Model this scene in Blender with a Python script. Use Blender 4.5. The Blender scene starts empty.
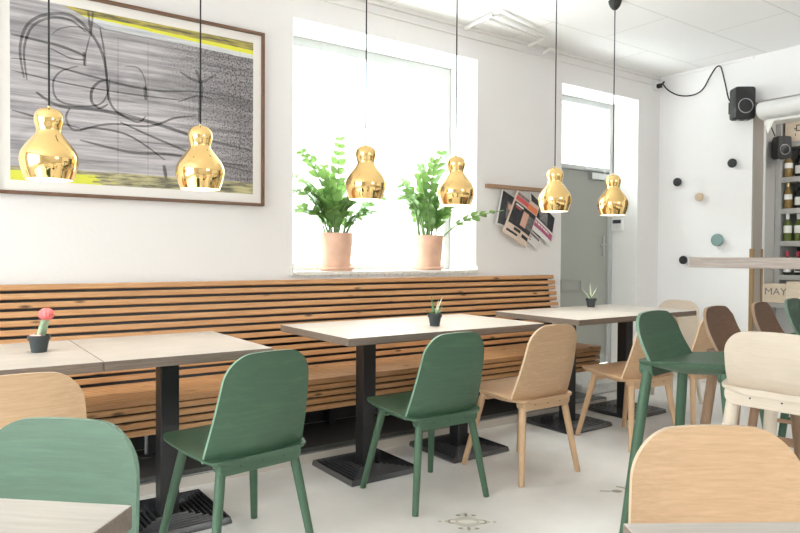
import bpy, math, random
from mathutils import Vector, Matrix, Euler
random.seed(7)
S = bpy.context.scene
COL = S.collection
PI = math.pi

# ------------------------------------------------------------------ camera
H = 1.13
F = 665.64
YAW, PIT, ROL = 0.61585, -0.017381, 0.006033
fw = Vector((math.sin(YAW)*math.cos(PIT), math.cos(YAW)*math.cos(PIT), math.sin(PIT)))
r0 = Vector((math.cos(YAW), -math.sin(YAW), 0)); u0 = r0.cross(fw)
rt = r0*math.cos(ROL) + u0*math.sin(ROL); up = -r0*math.sin(ROL) + u0*math.cos(ROL)
cd = bpy.data.cameras.new('camera'); cam = bpy.data.objects.new('camera', cd); COL.objects.link(cam)
m = Matrix((rt, up, -fw)).transposed().to_4x4(); m.translation = (0, 0, H); cam.matrix_world = m
cd.sensor_width = 36; cd.lens = F/800*36; cd.clip_start = 0.05; cd.clip_end = 200
S.camera = cam
S.view_settings.view_transform = 'Standard'; S.view_settings.look = 'None'
S.view_settings.gamma = 1; S.view_settings.use_curve_mapping = False
S.view_settings.exposure = 1.05
S.cycles.max_bounces = 10; S.cycles.diffuse_bounces = 6; S.cycles.transparent_max_bounces = 12
S.cycles.sample_clamp_indirect = 8
try: S.cycles.use_denoising = True
except Exception: pass

# ------------------------------------------------------------------ materials
def new_mat(name):
    m = bpy.data.materials.new(name); m.use_nodes = True
    nt = m.node_tree; b = nt.nodes['Principled BSDF']
    return m, nt, b
def plain(name, col, rough=.6, metal=0, noise=0.0, nscale=8, bump=0.0, bscale=60, emit=None, estr=0, spec=None):
    m, nt, b = new_mat(name)
    b.inputs['Base Color'].default_value = (*col, 1); b.inputs['Roughness'].default_value = rough
    b.inputs['Metallic'].default_value = metal
    if spec is not None: b.inputs['Specular IOR Level'].default_value = spec
    if emit: b.inputs['Emission Color'].default_value = (*emit, 1); b.inputs['Emission Strength'].default_value = estr
    tc = None
    if noise or bump:
        tc = nt.nodes.new('ShaderNodeTexCoord')
    if noise:
        n = nt.nodes.new('ShaderNodeTexNoise'); n.inputs['Scale'].default_value = nscale; n.inputs['Detail'].default_value = 6
        nt.links.new(tc.outputs['Object'], n.inputs['Vector'])
        r = nt.nodes.new('ShaderNodeValToRGB')
        r.color_ramp.elements[0].position = .3; r.color_ramp.elements[1].position = .7
        r.color_ramp.elements[0].color = (*[c*(1-noise) for c in col], 1)
        r.color_ramp.elements[1].color = (*[min(1, c*(1+noise)) for c in col], 1)
        nt.links.new(n.outputs['Fac'], r.inputs['Fac']); nt.links.new(r.outputs['Color'], b.inputs['Base Color'])
    if bump:
        n2 = nt.nodes.new('ShaderNodeTexNoise'); n2.inputs['Scale'].default_value = bscale; n2.inputs['Detail'].default_value = 4
        nt.links.new(tc.outputs['Object'], n2.inputs['Vector'])
        bp = nt.nodes.new('ShaderNodeBump'); bp.inputs['Strength'].default_value = bump; bp.inputs['Distance'].default_value = .01
        nt.links.new(n2.outputs['Fac'], bp.inputs['Height']); nt.links.new(bp.outputs['Normal'], b.inputs['Normal'])
    return m
def wood(name, dark, light, axis=0, scale=1.0, stretch=14, rough=.5, figure=.35, knots=False, fine=1.0):
    """long-grained timber; the grain runs along the given object axis"""
    m, nt, b = new_mat(name); N = nt.nodes; L = nt.links
    tc = N.new('ShaderNodeTexCoord'); info = N.new('ShaderNodeObjectInfo')
    add = N.new('ShaderNodeVectorMath'); add.operation = 'MULTIPLY_ADD'
    cmb = N.new('ShaderNodeCombineXYZ')
    for k in range(3): L.new(info.outputs['Random'], cmb.inputs[k])
    L.new(cmb.outputs[0], add.inputs[0]); add.inputs[1].default_value = (7, 7, 7); L.new(tc.outputs['Object'], add.inputs[2])
    mp = N.new('ShaderNodeMapping'); sc = [stretch*scale]*3; sc[axis] = scale; mp.inputs['Scale'].default_value = sc
    L.new(add.outputs[0], mp.inputs['Vector'])
    n1 = N.new('ShaderNodeTexNoise'); n1.inputs['Scale'].default_value = 1.6; n1.inputs['Detail'].default_value = 3; n1.inputs['Distortion'].default_value = .6
    L.new(mp.outputs[0], n1.inputs['Vector'])
    mul = N.new('ShaderNodeMath'); mul.operation = 'MULTIPLY'; mul.inputs[1].default_value = 9
    L.new(n1.outputs['Fac'], mul.inputs[0])
    fr = N.new('ShaderNodeMath'); fr.operation = 'SINE'; L.new(mul.outputs[0], fr.inputs[0])
    n2 = N.new('ShaderNodeTexNoise'); n2.inputs['Scale'].default_value = 7*fine; n2.inputs['Detail'].default_value = 5; n2.inputs['Roughness'].default_value = .7
    L.new(mp.outputs[0], n2.inputs['Vector'])
    mix = N.new('ShaderNodeMath'); mix.operation = 'MULTIPLY_ADD'; mix.inputs[1].default_value = figure*.5
    L.new(fr.outputs[0], mix.inputs[0]); L.new(n2.outputs['Fac'], mix.inputs[2])
    rp = N.new('ShaderNodeValToRGB'); e = rp.color_ramp.elements
    e[0].position = .22; e[1].position = .78; e[0].color = (*dark, 1); e[1].color = (*light, 1)
    L.new(mix.outputs[0], rp.inputs['Fac'])
    out = rp.outputs['Color']
    if knots:
        mp2 = N.new('ShaderNodeMapping'); s2 = [16.0]*3; s2[axis] = 4.5; mp2.inputs['Scale'].default_value = s2
        L.new(add.outputs[0], mp2.inputs['Vector'])
        vo = N.new('ShaderNodeTexVoronoi'); vo.inputs['Scale'].default_value = 1.0; L.new(mp2.outputs[0], vo.inputs['Vector'])
        kr = N.new('ShaderNodeValToRGB'); kr.color_ramp.elements[0].position = .07; kr.color_ramp.elements[1].position = .17
        kr.color_ramp.elements[0].color = (1, 1, 1, 1); kr.color_ramp.elements[1].color = (0, 0, 0, 1)
        L.new(vo.outputs['Distance'], kr.inputs['Fac'])
        mx = N.new('ShaderNodeMix'); mx.data_type = 'RGBA'; mx.inputs[7].default_value = (*[c*.3 for c in dark], 1)
        L.new(kr.outputs['Color'], mx.inputs[0]); L.new(out, mx.inputs[6]); out = mx.outputs[2]
    L.new(out, b.inputs['Base Color'])
    b.inputs['Roughness'].default_value = rough
    bp = N.new('ShaderNodeBump'); bp.inputs['Strength'].default_value = .12; bp.inputs['Distance'].default_value = .004
    L.new(n2.outputs['Fac'], bp.inputs['Height']); L.new(bp.outputs['Normal'], b.inputs['Normal'])
    return m

M = {}
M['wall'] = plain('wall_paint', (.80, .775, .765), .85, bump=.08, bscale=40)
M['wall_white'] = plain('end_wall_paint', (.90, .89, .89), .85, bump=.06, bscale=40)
M['reveal'] = plain('reveal_paint', (.86, .85, .83), .8)
M['trim'] = plain('trim_paint', (.80, .78, .75), .6)
M['oak'] = wood('oak_veneer', (.54, .345, .20), (.70, .48, .295), 0, 1.5, 16, .5, .22)
M['oak_v'] = wood('oak_turned', (.54, .345, .20), (.70, .48, .295), 2, 1.5, 16, .5, .15)
M['oakdark'] = wood('dark_oak_veneer', (.19, .10, .056), (.27, .15, .088), 0, 1.5, 16, .5, .22)  # dark brown tone, veneer deeper than the legs
M['oakdark_v'] = wood('dark_oak_turned', (.30, .18, .11), (.42, .26, .165), 2, 1.5, 16, .5, .15)
M['ash'] = wood('pale_oak_veneer', (.59, .50, .40), (.68, .595, .50), 0, 1.4, 15, .5, .2)  # paler tone than the main oak
M['ash_v'] = wood('pale_oak_turned', (.59, .50, .40), (.68, .595, .50), 2, 1.4, 15, .5, .15)
M['green'] = wood('green_stained_veneer', (.055, .116, .069), (.075, .150, .090), 0, 1.4, 15, .45, .5)
M['green_v'] = wood('green_stained_turned', (.055, .116, .069), (.075, .150, .090), 2, 1.4, 15, .45, .2)
M['oak_rim'] = plain('oak_lit_edge', (.62, .47, .32), .5)  # rim colours lifted to paint in the light caught on the edges
M['ash_rim'] = plain('pale_oak_lit_edge', (.72, .64, .53), .5)
M['oakdark_rim'] = plain('dark_oak_lit_edge', (.42, .28, .185), .5)
M['green_rim'] = plain('green_lit_edge', (.17, .28, .205), .5)
M['pine'] = wood('larch_slats', (.44, .215, .085), (.67, .395, .195), 0, .9, 22, .5, .3, knots=True)
M['ttop'] = wood('whitewashed_tabletop', (.42, .38, .335), (.57, .535, .49), 0, 1.0, 10, .38, .22)
M['tedge'] = wood('tabletop_plywood_edge', (.15, .115, .09), (.27, .215, .175), 0, 1.6, 26, .6, .3)
M['bartop'] = wood('limed_bar_board', (.32, .265, .235), (.56, .49, .44), 1, 1.2, 18, .6, .35)
M['black'] = plain('black_powder_coat', (.018, .018, .02), .38)
M['base'] = plain('cast_iron_base', (.045, .046, .052), .22, spec=.8)
_b = M['base'].node_tree.nodes['Principled BSDF']; _b.inputs['Coat Weight'].default_value = 1; _b.inputs['Coat Roughness'].default_value = .12
M['blackplastic'] = plain('black_plastic', (.02, .02, .021), .45)
M['cord'] = plain('black_cord', (.012, .012, .012), .7)
M['gold'] = plain('polished_gold', (1.0, .70, .30), .03, 1.0)
M['shade_in'] = plain('white_shade_lining', (.9, .86, .78), .5)
M['bulb'] = plain('lamp_diffuser', (1, .93, .8), .5, emit=(1, .86, .62), estr=3.5)
M['terracotta'] = plain('terracotta', (.66, .41, .30), .75, noise=.14, nscale=9)
M['soil'] = plain('soil', (.05, .035, .025), .95, bump=.6, bscale=90)
M['leaf'] = plain('zz_leaf', (.10, .22, .055), .35, noise=.35, nscale=6)
def translucent(m, col, fac):
    nt = m.node_tree; b = nt.nodes['Principled BSDF']; o = nt.nodes['Material Output']
    t = nt.nodes.new('ShaderNodeBsdfTranslucent'); t.inputs['Color'].default_value = (*col, 1)
    mx = nt.nodes.new('ShaderNodeMixShader'); mx.inputs[0].default_value = fac
    nt.links.new(b.outputs[0], mx.inputs[1]); nt.links.new(t.outputs[0], mx.inputs[2]); nt.links.new(mx.outputs[0], o.inputs['Surface'])
translucent(M['leaf'], (.30, .48, .13), .25)
M['stem'] = plain('zz_stem', (.16, .27, .09), .5)
M['aloe'] = plain('succulent_leaf', (.12, .21, .10), .45, noise=.3, nscale=40)
M['aloe_pale'] = plain('pale_succulent_leaf', (.52, .58, .46), .45, noise=.2, nscale=60)
M['cactus'] = plain('cactus_green', (.30, .40, .27), .6, noise=.25, nscale=60)
M['cactus_red'] = plain('cactus_red', (.80, .17, .17), .5, noise=.35, nscale=50)
M['pebble'] = plain('pink_gravel', (.75, .42, .40), .8)
M['greypot'] = plain('dark_grey_pot', (.04, .05, .052), .6)
M['frame_br'] = wood('picture_frame_walnut', (.13, .065, .035), (.22, .12, .07), 0, 1.5, 16, .45, .2)
M['mat_board'] = plain('picture_mount', (.80, .765, .73), .8)
M['scribble'] = plain('scribble_ink', (.10, .095, .10), .8, noise=.5, nscale=60)
M['door'] = plain('grey_green_door_paint', (.38, .39, .355), .45)
M['frame_grey'] = plain('grey_window_frame', (.52, .54, .53), .45)
M['metal'] = plain('brushed_steel', (.55, .55, .55), .3, 1.0)
M['white_plastic'] = plain('white_plastic', (.84, .84, .83), .4)
M['jamb'] = plain('beige_grey_jamb', (.36, .325, .29), .7)
M['panel'] = plain('grey_white_panel', (.48, .475, .46), .6)
M['shelf'] = plain('grey_shelf_paint', (.42, .415, .40), .5)
M['shelf_dark'] = plain('shelf_back', (.02, .02, .02), .8)
M['guard'] = wood('oak_corner_strip', (.26, .15, .065), (.40, .26, .13), 2, 1.5, 16, .5, .2)
M['crate'] = wood('wine_crate_pine', (.66, .55, .42), (.78, .68, .55), 0, 1.4, 14, .7, .3)
M['sill'] = plain('stone_sill', (.72, .71, .68), .5, noise=.08, nscale=30)
M['plinth_top'] = plain('platform_top', (.12, .105, .095), .6)
M['plinth_face'] = plain('platform_face', (.60, .55, .49), .6)
M['alu'] = plain('aluminium_edging', (.35, .35, .34), .45, .8)
M['dotgreen'] = plain('sage_hook', (.24, .36, .34), .6)
M['dotblack'] = plain('black_hook', (.018, .018, .022), .5)
M['dotoak'] = plain('oak_hook', (.62, .48, .33), .6)
M['tile_cream'] = plain('inlay_cream', (.80, .775, .70), .4)
M['tile_grey'] = plain('inlay_grey', (.33, .31, .27), .45)
M['tile_pale'] = plain('inlay_pale', (.60, .575, .52), .4)
M['newsprint'] = plain('newsprint', (.70, .56, .46), .85, noise=.05, nscale=60)
M['news_white'] = plain('newsprint_white', (.76, .74, .71), .85)
M['ink'] = plain('ink_black', (.03, .03, .035), .7, noise=.5, nscale=35)
M['ink_grey'] = plain('ink_grey', (.2, .19, .19), .7, noise=.5, nscale=45)
M['ink_red'] = plain('ink_red', (.62, .09, .10), .7)
M['ink_orange'] = plain('ink_orange', (.78, .22, .09), .7)
M['ink_plum'] = plain('ink_plum', (.42, .10, .19), .7)
M['ink_skin'] = plain('ink_skin', (.70, .42, .33), .7)
M['bottle'] = plain('dark_glass_bottle', (.012, .018, .012), .08)
M['bottle_gold'] = plain('amber_glass_bottle', (.25, .16, .05), .1)
M['bottle_green'] = plain('green_glass_bottle', (.12, .16, .04), .1)
M['label'] = plain('paper_label', (.85, .84, .80), .7)
M['goldfoil'] = plain('gold_foil', (.70, .52, .25), .35, .6)
M['redlabel'] = plain('red_package', (.55, .05, .09), .6)
M['facade'] = plain('facade_render', (.42, .41, .40), .8)
M['facade_glass'] = plain('facade_glass', (.25, .28, .31), .1)
M['street'] = plain('street', (.85, .85, .84), .8)
M['car'] = plain('car_paint', (.62, .66, .70), .25)
M['car_glass'] = plain('car_glass', (.1, .12, .14), .05)
M['tyre'] = plain('tyre', (.06, .06, .06), .7)
# ceiling with faint board joints
def ceiling_mat():
    m, nt, b = new_mat('ceiling_boards'); N = nt.nodes; L = nt.links
    tc = N.new('ShaderNodeTexCoord'); mp = N.new('ShaderNodeMapping'); mp.inputs['Location'].default_value = (.31, -.04, 0)
    L.new(tc.outputs['Object'], mp.inputs['Vector'])
    br = N.new('ShaderNodeTexBrick'); br.offset = .5
    br.inputs['Color1'].default_value = (.89, .88, .875, 1); br.inputs['Color2'].default_value = (.89, .88, .875, 1)
    br.inputs['Mortar'].default_value = (.72, .705, .69, 1); br.inputs['Scale'].default_value = 1
    br.inputs['Mortar Size'].default_value = .005; br.inputs['Brick Width'].default_value = 1.15; br.inputs['Row Height'].default_value = .55
    L.new(mp.outputs[0], br.inputs['Vector']); L.new(br.outputs['Color'], b.inputs['Base Color'])
    b.inputs['Roughness'].default_value = .9
    return m
M['ceiling'] = ceiling_mat()
def floor_mat():
    m, nt, b = new_mat('poured_floor'); N = nt.nodes; L = nt.links
    tc = N.new('ShaderNodeTexCoord')
    n = N.new('ShaderNodeTexNoise'); n.inputs['Scale'].default_value = 1.7; n.inputs['Detail'].default_value = 8; n.inputs['Roughness'].default_value = .6
    L.new(tc.outputs['Object'], n.inputs['Vector'])
    r = N.new('ShaderNodeValToRGB'); r.color_ramp.elements[0].position = .3; r.color_ramp.elements[1].position = .72
    r.color_ramp.elements[0].color = (.70, .68, .65, 1); r.color_ramp.elements[1].color = (.86, .845, .825, 1)
    L.new(n.outputs['Fac'], r.inputs['Fac']); L.new(r.outputs['Color'], b.inputs['Base Color'])
    b.inputs['Roughness'].default_value = .36
    return m
M['floor'] = floor_mat()
def glass_mat():
    m = bpy.data.materials.new('window_glass'); m.use_nodes = True; nt = m.node_tree
    for n in list(nt.nodes): nt.nodes.remove(n)
    o = nt.nodes.new('ShaderNodeOutputMaterial'); mx = nt.nodes.new('ShaderNodeMixShader')
    t = nt.nodes.new('ShaderNodeBsdfTransparent'); g = nt.nodes.new('ShaderNodeBsdfGlossy'); g.inputs['Roughness'].default_value = .02
    t.inputs['Color'].default_value = (.96, .98, .97, 1)
    mx.inputs[0].default_value = .05
    nt.links.new(t.outputs[0], mx.inputs[1]); nt.links.new(g.outputs[0], mx.inputs[2]); nt.links.new(mx.outputs[0], o.inputs['Surface'])
    return m
M['glass'] = glass_mat()
def art_mat():
    """abstract print: lilac-grey ground of horizontal brush streaks, speckle to the right, yellow-green bands"""
    m, nt, b = new_mat('abstract_print'); N = nt.nodes; L = nt.links
    tc = N.new('ShaderNodeTexCoord'); sep = N.new('ShaderNodeSeparateXYZ'); L.new(tc.outputs['Object'], sep.inputs[0])
    def math_(op, a, bb=None, c=None):
        n = N.new('ShaderNodeMath'); n.operation = op
        for i, v in enumerate((a, bb, c)):
            if v is None: continue
            if isinstance(v, (int, float)): n.inputs[i].default_value = v
            else: L.new(v, n.inputs[i])
        return n.outputs[0]
    def mixc(f, a, bb):
        n = N.new('ShaderNodeMix'); n.data_type = 'RGBA'
        for i, v in ((0, f), (6, a), (7, bb)):
            if isinstance(v, (int, float)): n.inputs[i].default_value = v
            elif isinstance(v, tuple): n.inputs[i].default_value = (*v, 1)
            else: L.new(v, n.inputs[i])
        return n.outputs[2]
    def ramp(v, p0, p1):
        n = N.new('ShaderNodeMapRange'); n.inputs[1].default_value = p0; n.inputs[2].default_value = p1; L.new(v, n.inputs[0]); return n.outputs[0]
    def noise(scale, vec, detail=5, rough=.6, dist=0):
        mp = N.new('ShaderNodeMapping'); mp.inputs['Scale'].default_value = vec; mp.inputs['Rotation'].default_value = (0, .05, 0)
        L.new(tc.outputs['Object'], mp.inputs['Vector'])
        n = N.new('ShaderNodeTexNoise'); n.inputs['Scale'].default_value = scale; n.inputs['Detail'].default_value = detail
        n.inputs['Roughness'].default_value = rough; n.inputs['Distortion'].default_value = dist
        L.new(mp.outputs[0], n.inputs['Vector']); return n.outputs['Fac']
    x, z = sep.outputs[0], sep.outputs[2]           # object origin = lower left corner of the print (x right, z up)
    st = noise(1.0, (1.4, 1, 38), 7, .7)
    base = mixc(ramp(st, .33, .62), (.20, .19, .20), (.58, .55, .57))
    bg = noise(1.0, (1.1, 1, 5), 4, .6, .8)
    base = mixc(math_('MULTIPLY', ramp(bg, .52, .66), .55), base, (.13, .125, .13))
    # dark right part with pale speckle
    right = ramp(math_('ADD', x, math_('MULTIPLY', z, .25)), .85, 1.3)
    base = mixc(math_('MULTIPLY', right, .45), base, (.10, .085, .09))
    sp = noise(95, (1, 1, 1), 3, .6)
    spk = math_('MULTIPLY', ramp(sp, .50, .56), math_('ADD', math_('MULTIPLY', right, .95), .03))
    base = mixc(math_('MULTIPLY', spk, .85), base, (.04, .033, .036))
    # upper band, falling to the right relative to the sheet's top edge
    wob = math_('MULTIPLY', math_('SUBTRACT', noise(1, (3, 1, 14), 4), .5), .03)
    hh = math_('ADD', math_('SUBTRACT', z, math_('MULTIPLY', x, 0.0)), wob)
    edge = math_('SUBTRACT', hh, math_('SUBTRACT', .835, math_('MULTIPLY', x, .025)))   # >0 inside band
    pale = math_('GREATER_THAN', edge, 0.0)
    yel = math_('GREATER_THAN', edge, math_('SUBTRACT', .045, math_('MULTIPLY', x, .018)))
    ochre = math_('GREATER_THAN', edge, math_('ADD', .045, math_('MULTIPLY', x, .004)))
    on = math_('GREATER_THAN', math_('ADD', x, math_('MULTIPLY', math_('SUBTRACT', z, .85), 2.5)), .36)
    base = mixc(math_('MULTIPLY', pale, on), base, mixc(ramp(st, .35, .6), (.42, .44, .48), (.72, .73, .72)))
    base = mixc(math_('MULTIPLY', yel, on), base, (.74, .72, .06))
    base = mixc(math_('MULTIPLY', ochre, on), base, mixc(ramp(noise(1, (6, 1, 60), 5), .4, .6), (.13, .11, .07), (.50, .42, .10)))
    # lower band
    low = math_('SUBTRACT', math_('ADD', .068, math_('MULTIPLY', wob, .7)), z)
    l1 = math_('GREATER_THAN', low, 0.0)
    l2 = math_('MULTIPLY', math_('GREATER_THAN', low, .02), math_('LESS_THAN', math_('ADD', x, math_('MULTIPLY', noise(1, (8, 1, 50), 4), .6)), .72))
    base = mixc(l1, base, mixc(ramp(noise(1, (7, 1, 60), 5), .4, .62), (.12, .11, .09), (.55, .50, .26)))
    base = mixc(l2, base, (.70, .70, .08))
    L.new(base, b.inputs['Base Color']); b.inputs['Roughness'].default_value = .6
    return m
M['art'] = art_mat()

# ------------------------------------------------------------------ mesh helpers
class MB:
    def __init__(s): s.v = []; s.f = []; s.mi = []; s.cur = 0
    def add(s, verts, faces, mi=None):
        o = len(s.v); s.v += [tuple(v) for v in verts]
        for f in faces: s.f.append(tuple(o+i for i in f)); s.mi.append(s.cur if mi is None else mi)
    def box(s, x0, x1, y0, y1, z0, z1, mi=None, mat=None, top=None):
        vs = [Vector((x, y, z)) for z in (z0, z1) for y in (y0, y1) for x in (x0, x1)]
        if mat is not None: vs = [mat @ v for v in vs]
        k = s.cur if mi is None else mi
        fs = [(0, 2, 3, 1), (4, 5, 7, 6), (0, 1, 5, 4), (2, 6, 7, 3), (0, 4, 6, 2), (1, 3, 7, 5)]
        o = len(s.v); s.v += [tuple(v) for v in vs]
        for i, f in enumerate(fs): s.f.append(tuple(o+j for j in f)); s.mi.append(top if (top is not None and i == 1) else k)
    def tube(s, pts, radii, n=10, caps=True, mi=None):
        pts = [Vector(p) for p in pts]
        if not hasattr(radii, '__len__'): radii = [radii]*len(pts)
        rings = []; ref = None
        for i, p in enumerate(pts):
            d = (pts[min(i+1, len(pts)-1)]-pts[max(i-1, 0)])
            if d.length < 1e-9: d = Vector((0, 0, 1))
            d.normalize()
            if ref is None:
                ref = Vector((1, 0, 0)) if abs(d.x) < .8 else Vector((0, 1, 0))
            a = (ref - d*ref.dot(d)).normalized(); b = d.cross(a); ref = a
            rings.append([p + a*radii[i]*math.cos(2*PI*k/n) + b*radii[i]*math.sin(2*PI*k/n) for k in range(n)])
        s.loft(rings, caps, mi)
    def loft(s, rings, caps=True, mi=None, closed=True):
        n = len(rings[0]); vs = [v for r in rings for v in r]; fs = []
        for i in range(len(rings)-1):
            for k in range(n if closed else n-1):
                k2 = (k+1) % n
                fs.append((i*n+k, i*n+k2, (i+1)*n+k2, (i+1)*n+k))
        if caps:
            fs.append(tuple(reversed(range(n)))); fs.append(tuple((len(rings)-1)*n+k for k in range(n)))
        s.add(vs, fs, mi)
    def lathe(s, prof, n=32, c=(0, 0, 0), mi=None, caps=False):
        rings = [[Vector((c[0]+r*math.cos(2*PI*k/n), c[1]+r*math.sin(2*PI*k/n), c[2]+z)) for k in range(n)] for r, z in prof]
        s.loft(rings, caps, mi)
    def build(s, name, mat, parent=None, loc=None, smooth=40, bevel=0, subsurf=0):
        me = bpy.data.meshes.new(name); me.from_pydata(s.v, [], s.f); me.update()
        mats = mat if isinstance(mat, (list, tuple)) else [mat]
        for mm in mats: me.materials.append(mm)
        for p, i in zip(me.polygons, s.mi): p.material_index = min(i, len(mats)-1)
        import bmesh
        bm = bmesh.new(); bm.from_mesh(me); bmesh.ops.recalc_face_normals(bm, faces=bm.faces[:]); bm.to_mesh(me); bm.free()
        if smooth:
            for p in me.polygons: p.use_smooth = True
            me.set_sharp_from_angle(angle=math.radians(smooth))
        o = bpy.data.objects.new(name, me); COL.objects.link(o)
        if parent is not None: o.parent = parent
        if loc is not None: o.location = loc
        if bevel:
            b = o.modifiers.new('bevel', 'BEVEL'); b.width = bevel; b.segments = 2; b.limit_method = 'ANGLE'; b.angle_limit = math.radians(50)
        if subsurf:
            b = o.modifiers.new('subd', 'SUBSURF'); b.levels = subsurf; b.render_levels = subsurf
        return o
def tag(o, label=None, cat=None, group=None, kind=None):
    if label: o['label'] = label
    if cat: o['category'] = cat
    if group: o['group'] = group
    if kind: o['kind'] = kind
    return o
def empty(name, loc=(0, 0, 0), rz=0):
    o = bpy.data.objects.new(name, None); COL.objects.link(o); o.location = loc; o.rotation_euler = (0, 0, rz); o.empty_display_size = .1
    return o
def copy_tree(o, parent=None):
    c = o.copy(); COL.objects.link(c)
    if parent is not None: c.parent = parent
    for ch in [k for k in bpy.data.objects if k.parent == o]: copy_tree(ch, c)
    return c
def struct(mb, name, mat, **k):
    o = mb.build(name, mat, **k); o['kind'] = 'structure'; return o
def R(d): return math.radians(d)

# ------------------------------------------------------------------ room shell
YW, XE, ZC = 3.78, 5.70, 2.83           # window wall face, end wall face, ceiling
XL, YB = -2.6, -3.2                      # left wall, back wall
YO = 4.22                                # outer face of window wall
WX0, WX1, WZ0, WZ1 = 1.848, 3.382, 1.0, 2.605
DX0, DX1, DZ1 = 4.318, 5.372, 2.58
mb = MB(); mb.box(XL-.2, 8.2, YB-.2, YO, -.12, 0); floor = struct(mb, 'floor', M['floor'], smooth=0)
mb = MB(); mb.box(XL-.2, XE+.16, YB-.2, YO, ZC, ZC+.15); struct(mb, 'ceiling', M['ceiling'], smooth=0)
mb = MB()
mb.box(XL-.2, WX0, YW, YO, 0, ZC); mb.box(WX0, WX1, YW, YO, 0, WZ0); mb.box(WX0, WX1, YW, YO, WZ1, ZC)
mb.box(WX1, DX0, YW, YO, 0, ZC); mb.box(DX0, DX1, YW, YO, DZ1, ZC); mb.box(DX1, XE+.16, YW, YO, 0, ZC)
struct(mb, 'wall_window', M['wall'], smooth=0)
# unseen left and back walls, each with an opening added for daylight
mb = MB()
LW_ADDED = [(-.3, 3.0)]  # added opening out of view, lets daylight in from the left
BW_ADDED = [(1.9, 3.5)]  # added opening behind the camera, placed to light surfaces facing it
BZ = 1.25
mb.box(XL-.2, XL, YB-.2, -.3, 0, ZC); mb.box(XL-.2, XL, 3.0, YO, 0, ZC)
for a, b in LW_ADDED: mb.box(XL-.2, XL, a, b, 0, .45); mb.box(XL-.2, XL, a, b, 2.55, ZC)
struct(mb, 'wall_left', M['wall'], smooth=0)
mb = MB(); mb.box(XL, 1.9, YB-.2, YB, 0, ZC); mb.box(3.5, 8.2, YB-.2, YB, 0, ZC)
for a, b in BW_ADDED: mb.box(a, b, YB-.2, YB, 0, BZ); mb.box(a, b, YB-.2, YB, 2.55, ZC)
struct(mb, 'wall_back', M['wall'], smooth=0)
for n, (a, b) in zip((3,), BW_ADDED):
    mb = MB(); y0, y1 = YB-.15, YB-.08
    mb.box(a, a+.06, y0, y1, BZ, 2.55); mb.box(b-.06, b, y0, y1, BZ, 2.55); mb.box(a+.06, b-.06, y0, y1, BZ, BZ+.06); mb.box(a+.06, b-.06, y0, y1, 2.49, 2.55)
    w = struct(mb, 'window_%d' % n, M['frame_grey'], smooth=0)  # frame of the added back opening
    g = MB(); g.box(a+.06, b-.06, y0+.03, y0+.04, BZ+.06, 2.49); g.build('pane', M['glass'], w, smooth=0)
for a, b in LW_ADDED:
    n = 2
    mb = MB()
    mb.box(XL-.15, XL-.08, a, a+.06, .45, 2.55); mb.box(XL-.15, XL-.08, b-.06, b, .45, 2.55)
    mb.box(XL-.15, XL-.08, a+.06, b-.06, .45, .51); mb.box(XL-.15, XL-.08, a+.06, b-.06, 2.49, 2.55)
    mb.box(XL-.15, XL-.08, (a+b)/2-.03, (a+b)/2+.03, .51, 2.49)
    w = struct(mb, 'window_%d' % n, M['frame_grey'], smooth=0)  # frame of the added left opening
    g = MB(); g.box(XL-.12, XL-.11, a+.06, b-.06, .51, 2.49); g.build('pane', M['glass'], w, smooth=0)
# end wall: white section, opening to the wine room from Y=2.9 down to 1.3, rest
JY = 2.895
mb = MB()
mb.box(XE, XE+.16, JY, YO, 0, ZC); mb.box(XE, XE+.16, .9, JY, 2.44, ZC); mb.box(XE, XE+.16, YB, .9, 0, ZC)
struct(mb, 'wall_end', M['wall_white'], smooth=0)
mb = MB(); mb.box(XE+.002, XE+.16, JY-.012, JY+.001, 0, 2.44); struct(mb, 'trim_jamb', M['jamb'], smooth=0)
mb = MB(); mb.box(XE-.006, XE+.018, JY-.022, JY+.012, 0, 1.2); struct(mb, 'trim_jamb_corner', M['guard'], bevel=.003)
mb = MB(); mb.box(XE+.14, XE+.166, JY-.022, JY-.011, 0, 1.2); struct(mb, 'trim_jamb_corner_inner', M['guard'], bevel=.003)
mb = MB(); mb.box(XE+.161, XE+.19, JY-.018, JY+.02, 0, 2.3); struct(mb, 'trim_white_edge', M['white_plastic'], smooth=0)
# wine room behind
mb = MB(); mb.box(XE+.19, 7.0, JY+.0, JY+.1, 0, 2.75); struct(mb, 'wall_wine_room_side', M['panel'], smooth=0)
mb = MB(); mb.box(7.0, 7.1, .5, JY+.1, 0, 2.75); struct(mb, 'wall_wine_room_back', M['panel'], smooth=0)
mb = MB(); mb.box(XE+.16, 7.1, .5, .6, 0, 2.75); struct(mb, 'wall_wine_room_near', M['panel'], smooth=0)
mb = MB(); mb.box(XE+.16, 7.1, .5, JY+.1, 2.6, 2.75); struct(mb, 'ceiling_wine_room', M['panel'], smooth=0)
# painted lining of the window and door recesses
def lining(name, x0, x1, z0, z1, y1, bottom=True):
    mb = MB(); t = .006
    mb.box(x0-.001, x0+t, YW-.001, y1, z0, z1); mb.box(x1-t, x1+.001, YW-.001, y1, z0, z1); mb.box(x0+t, x1-t, YW-.001, y1, z1-t, z1+.001)
    return struct(mb, name, M['reveal'], smooth=0)
lining('trim_window_lining', WX0, WX1, WZ0, WZ1, 4.09)
lining('trim_door_lining', DX0, DX1, 0, DZ1, 4.05)
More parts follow.
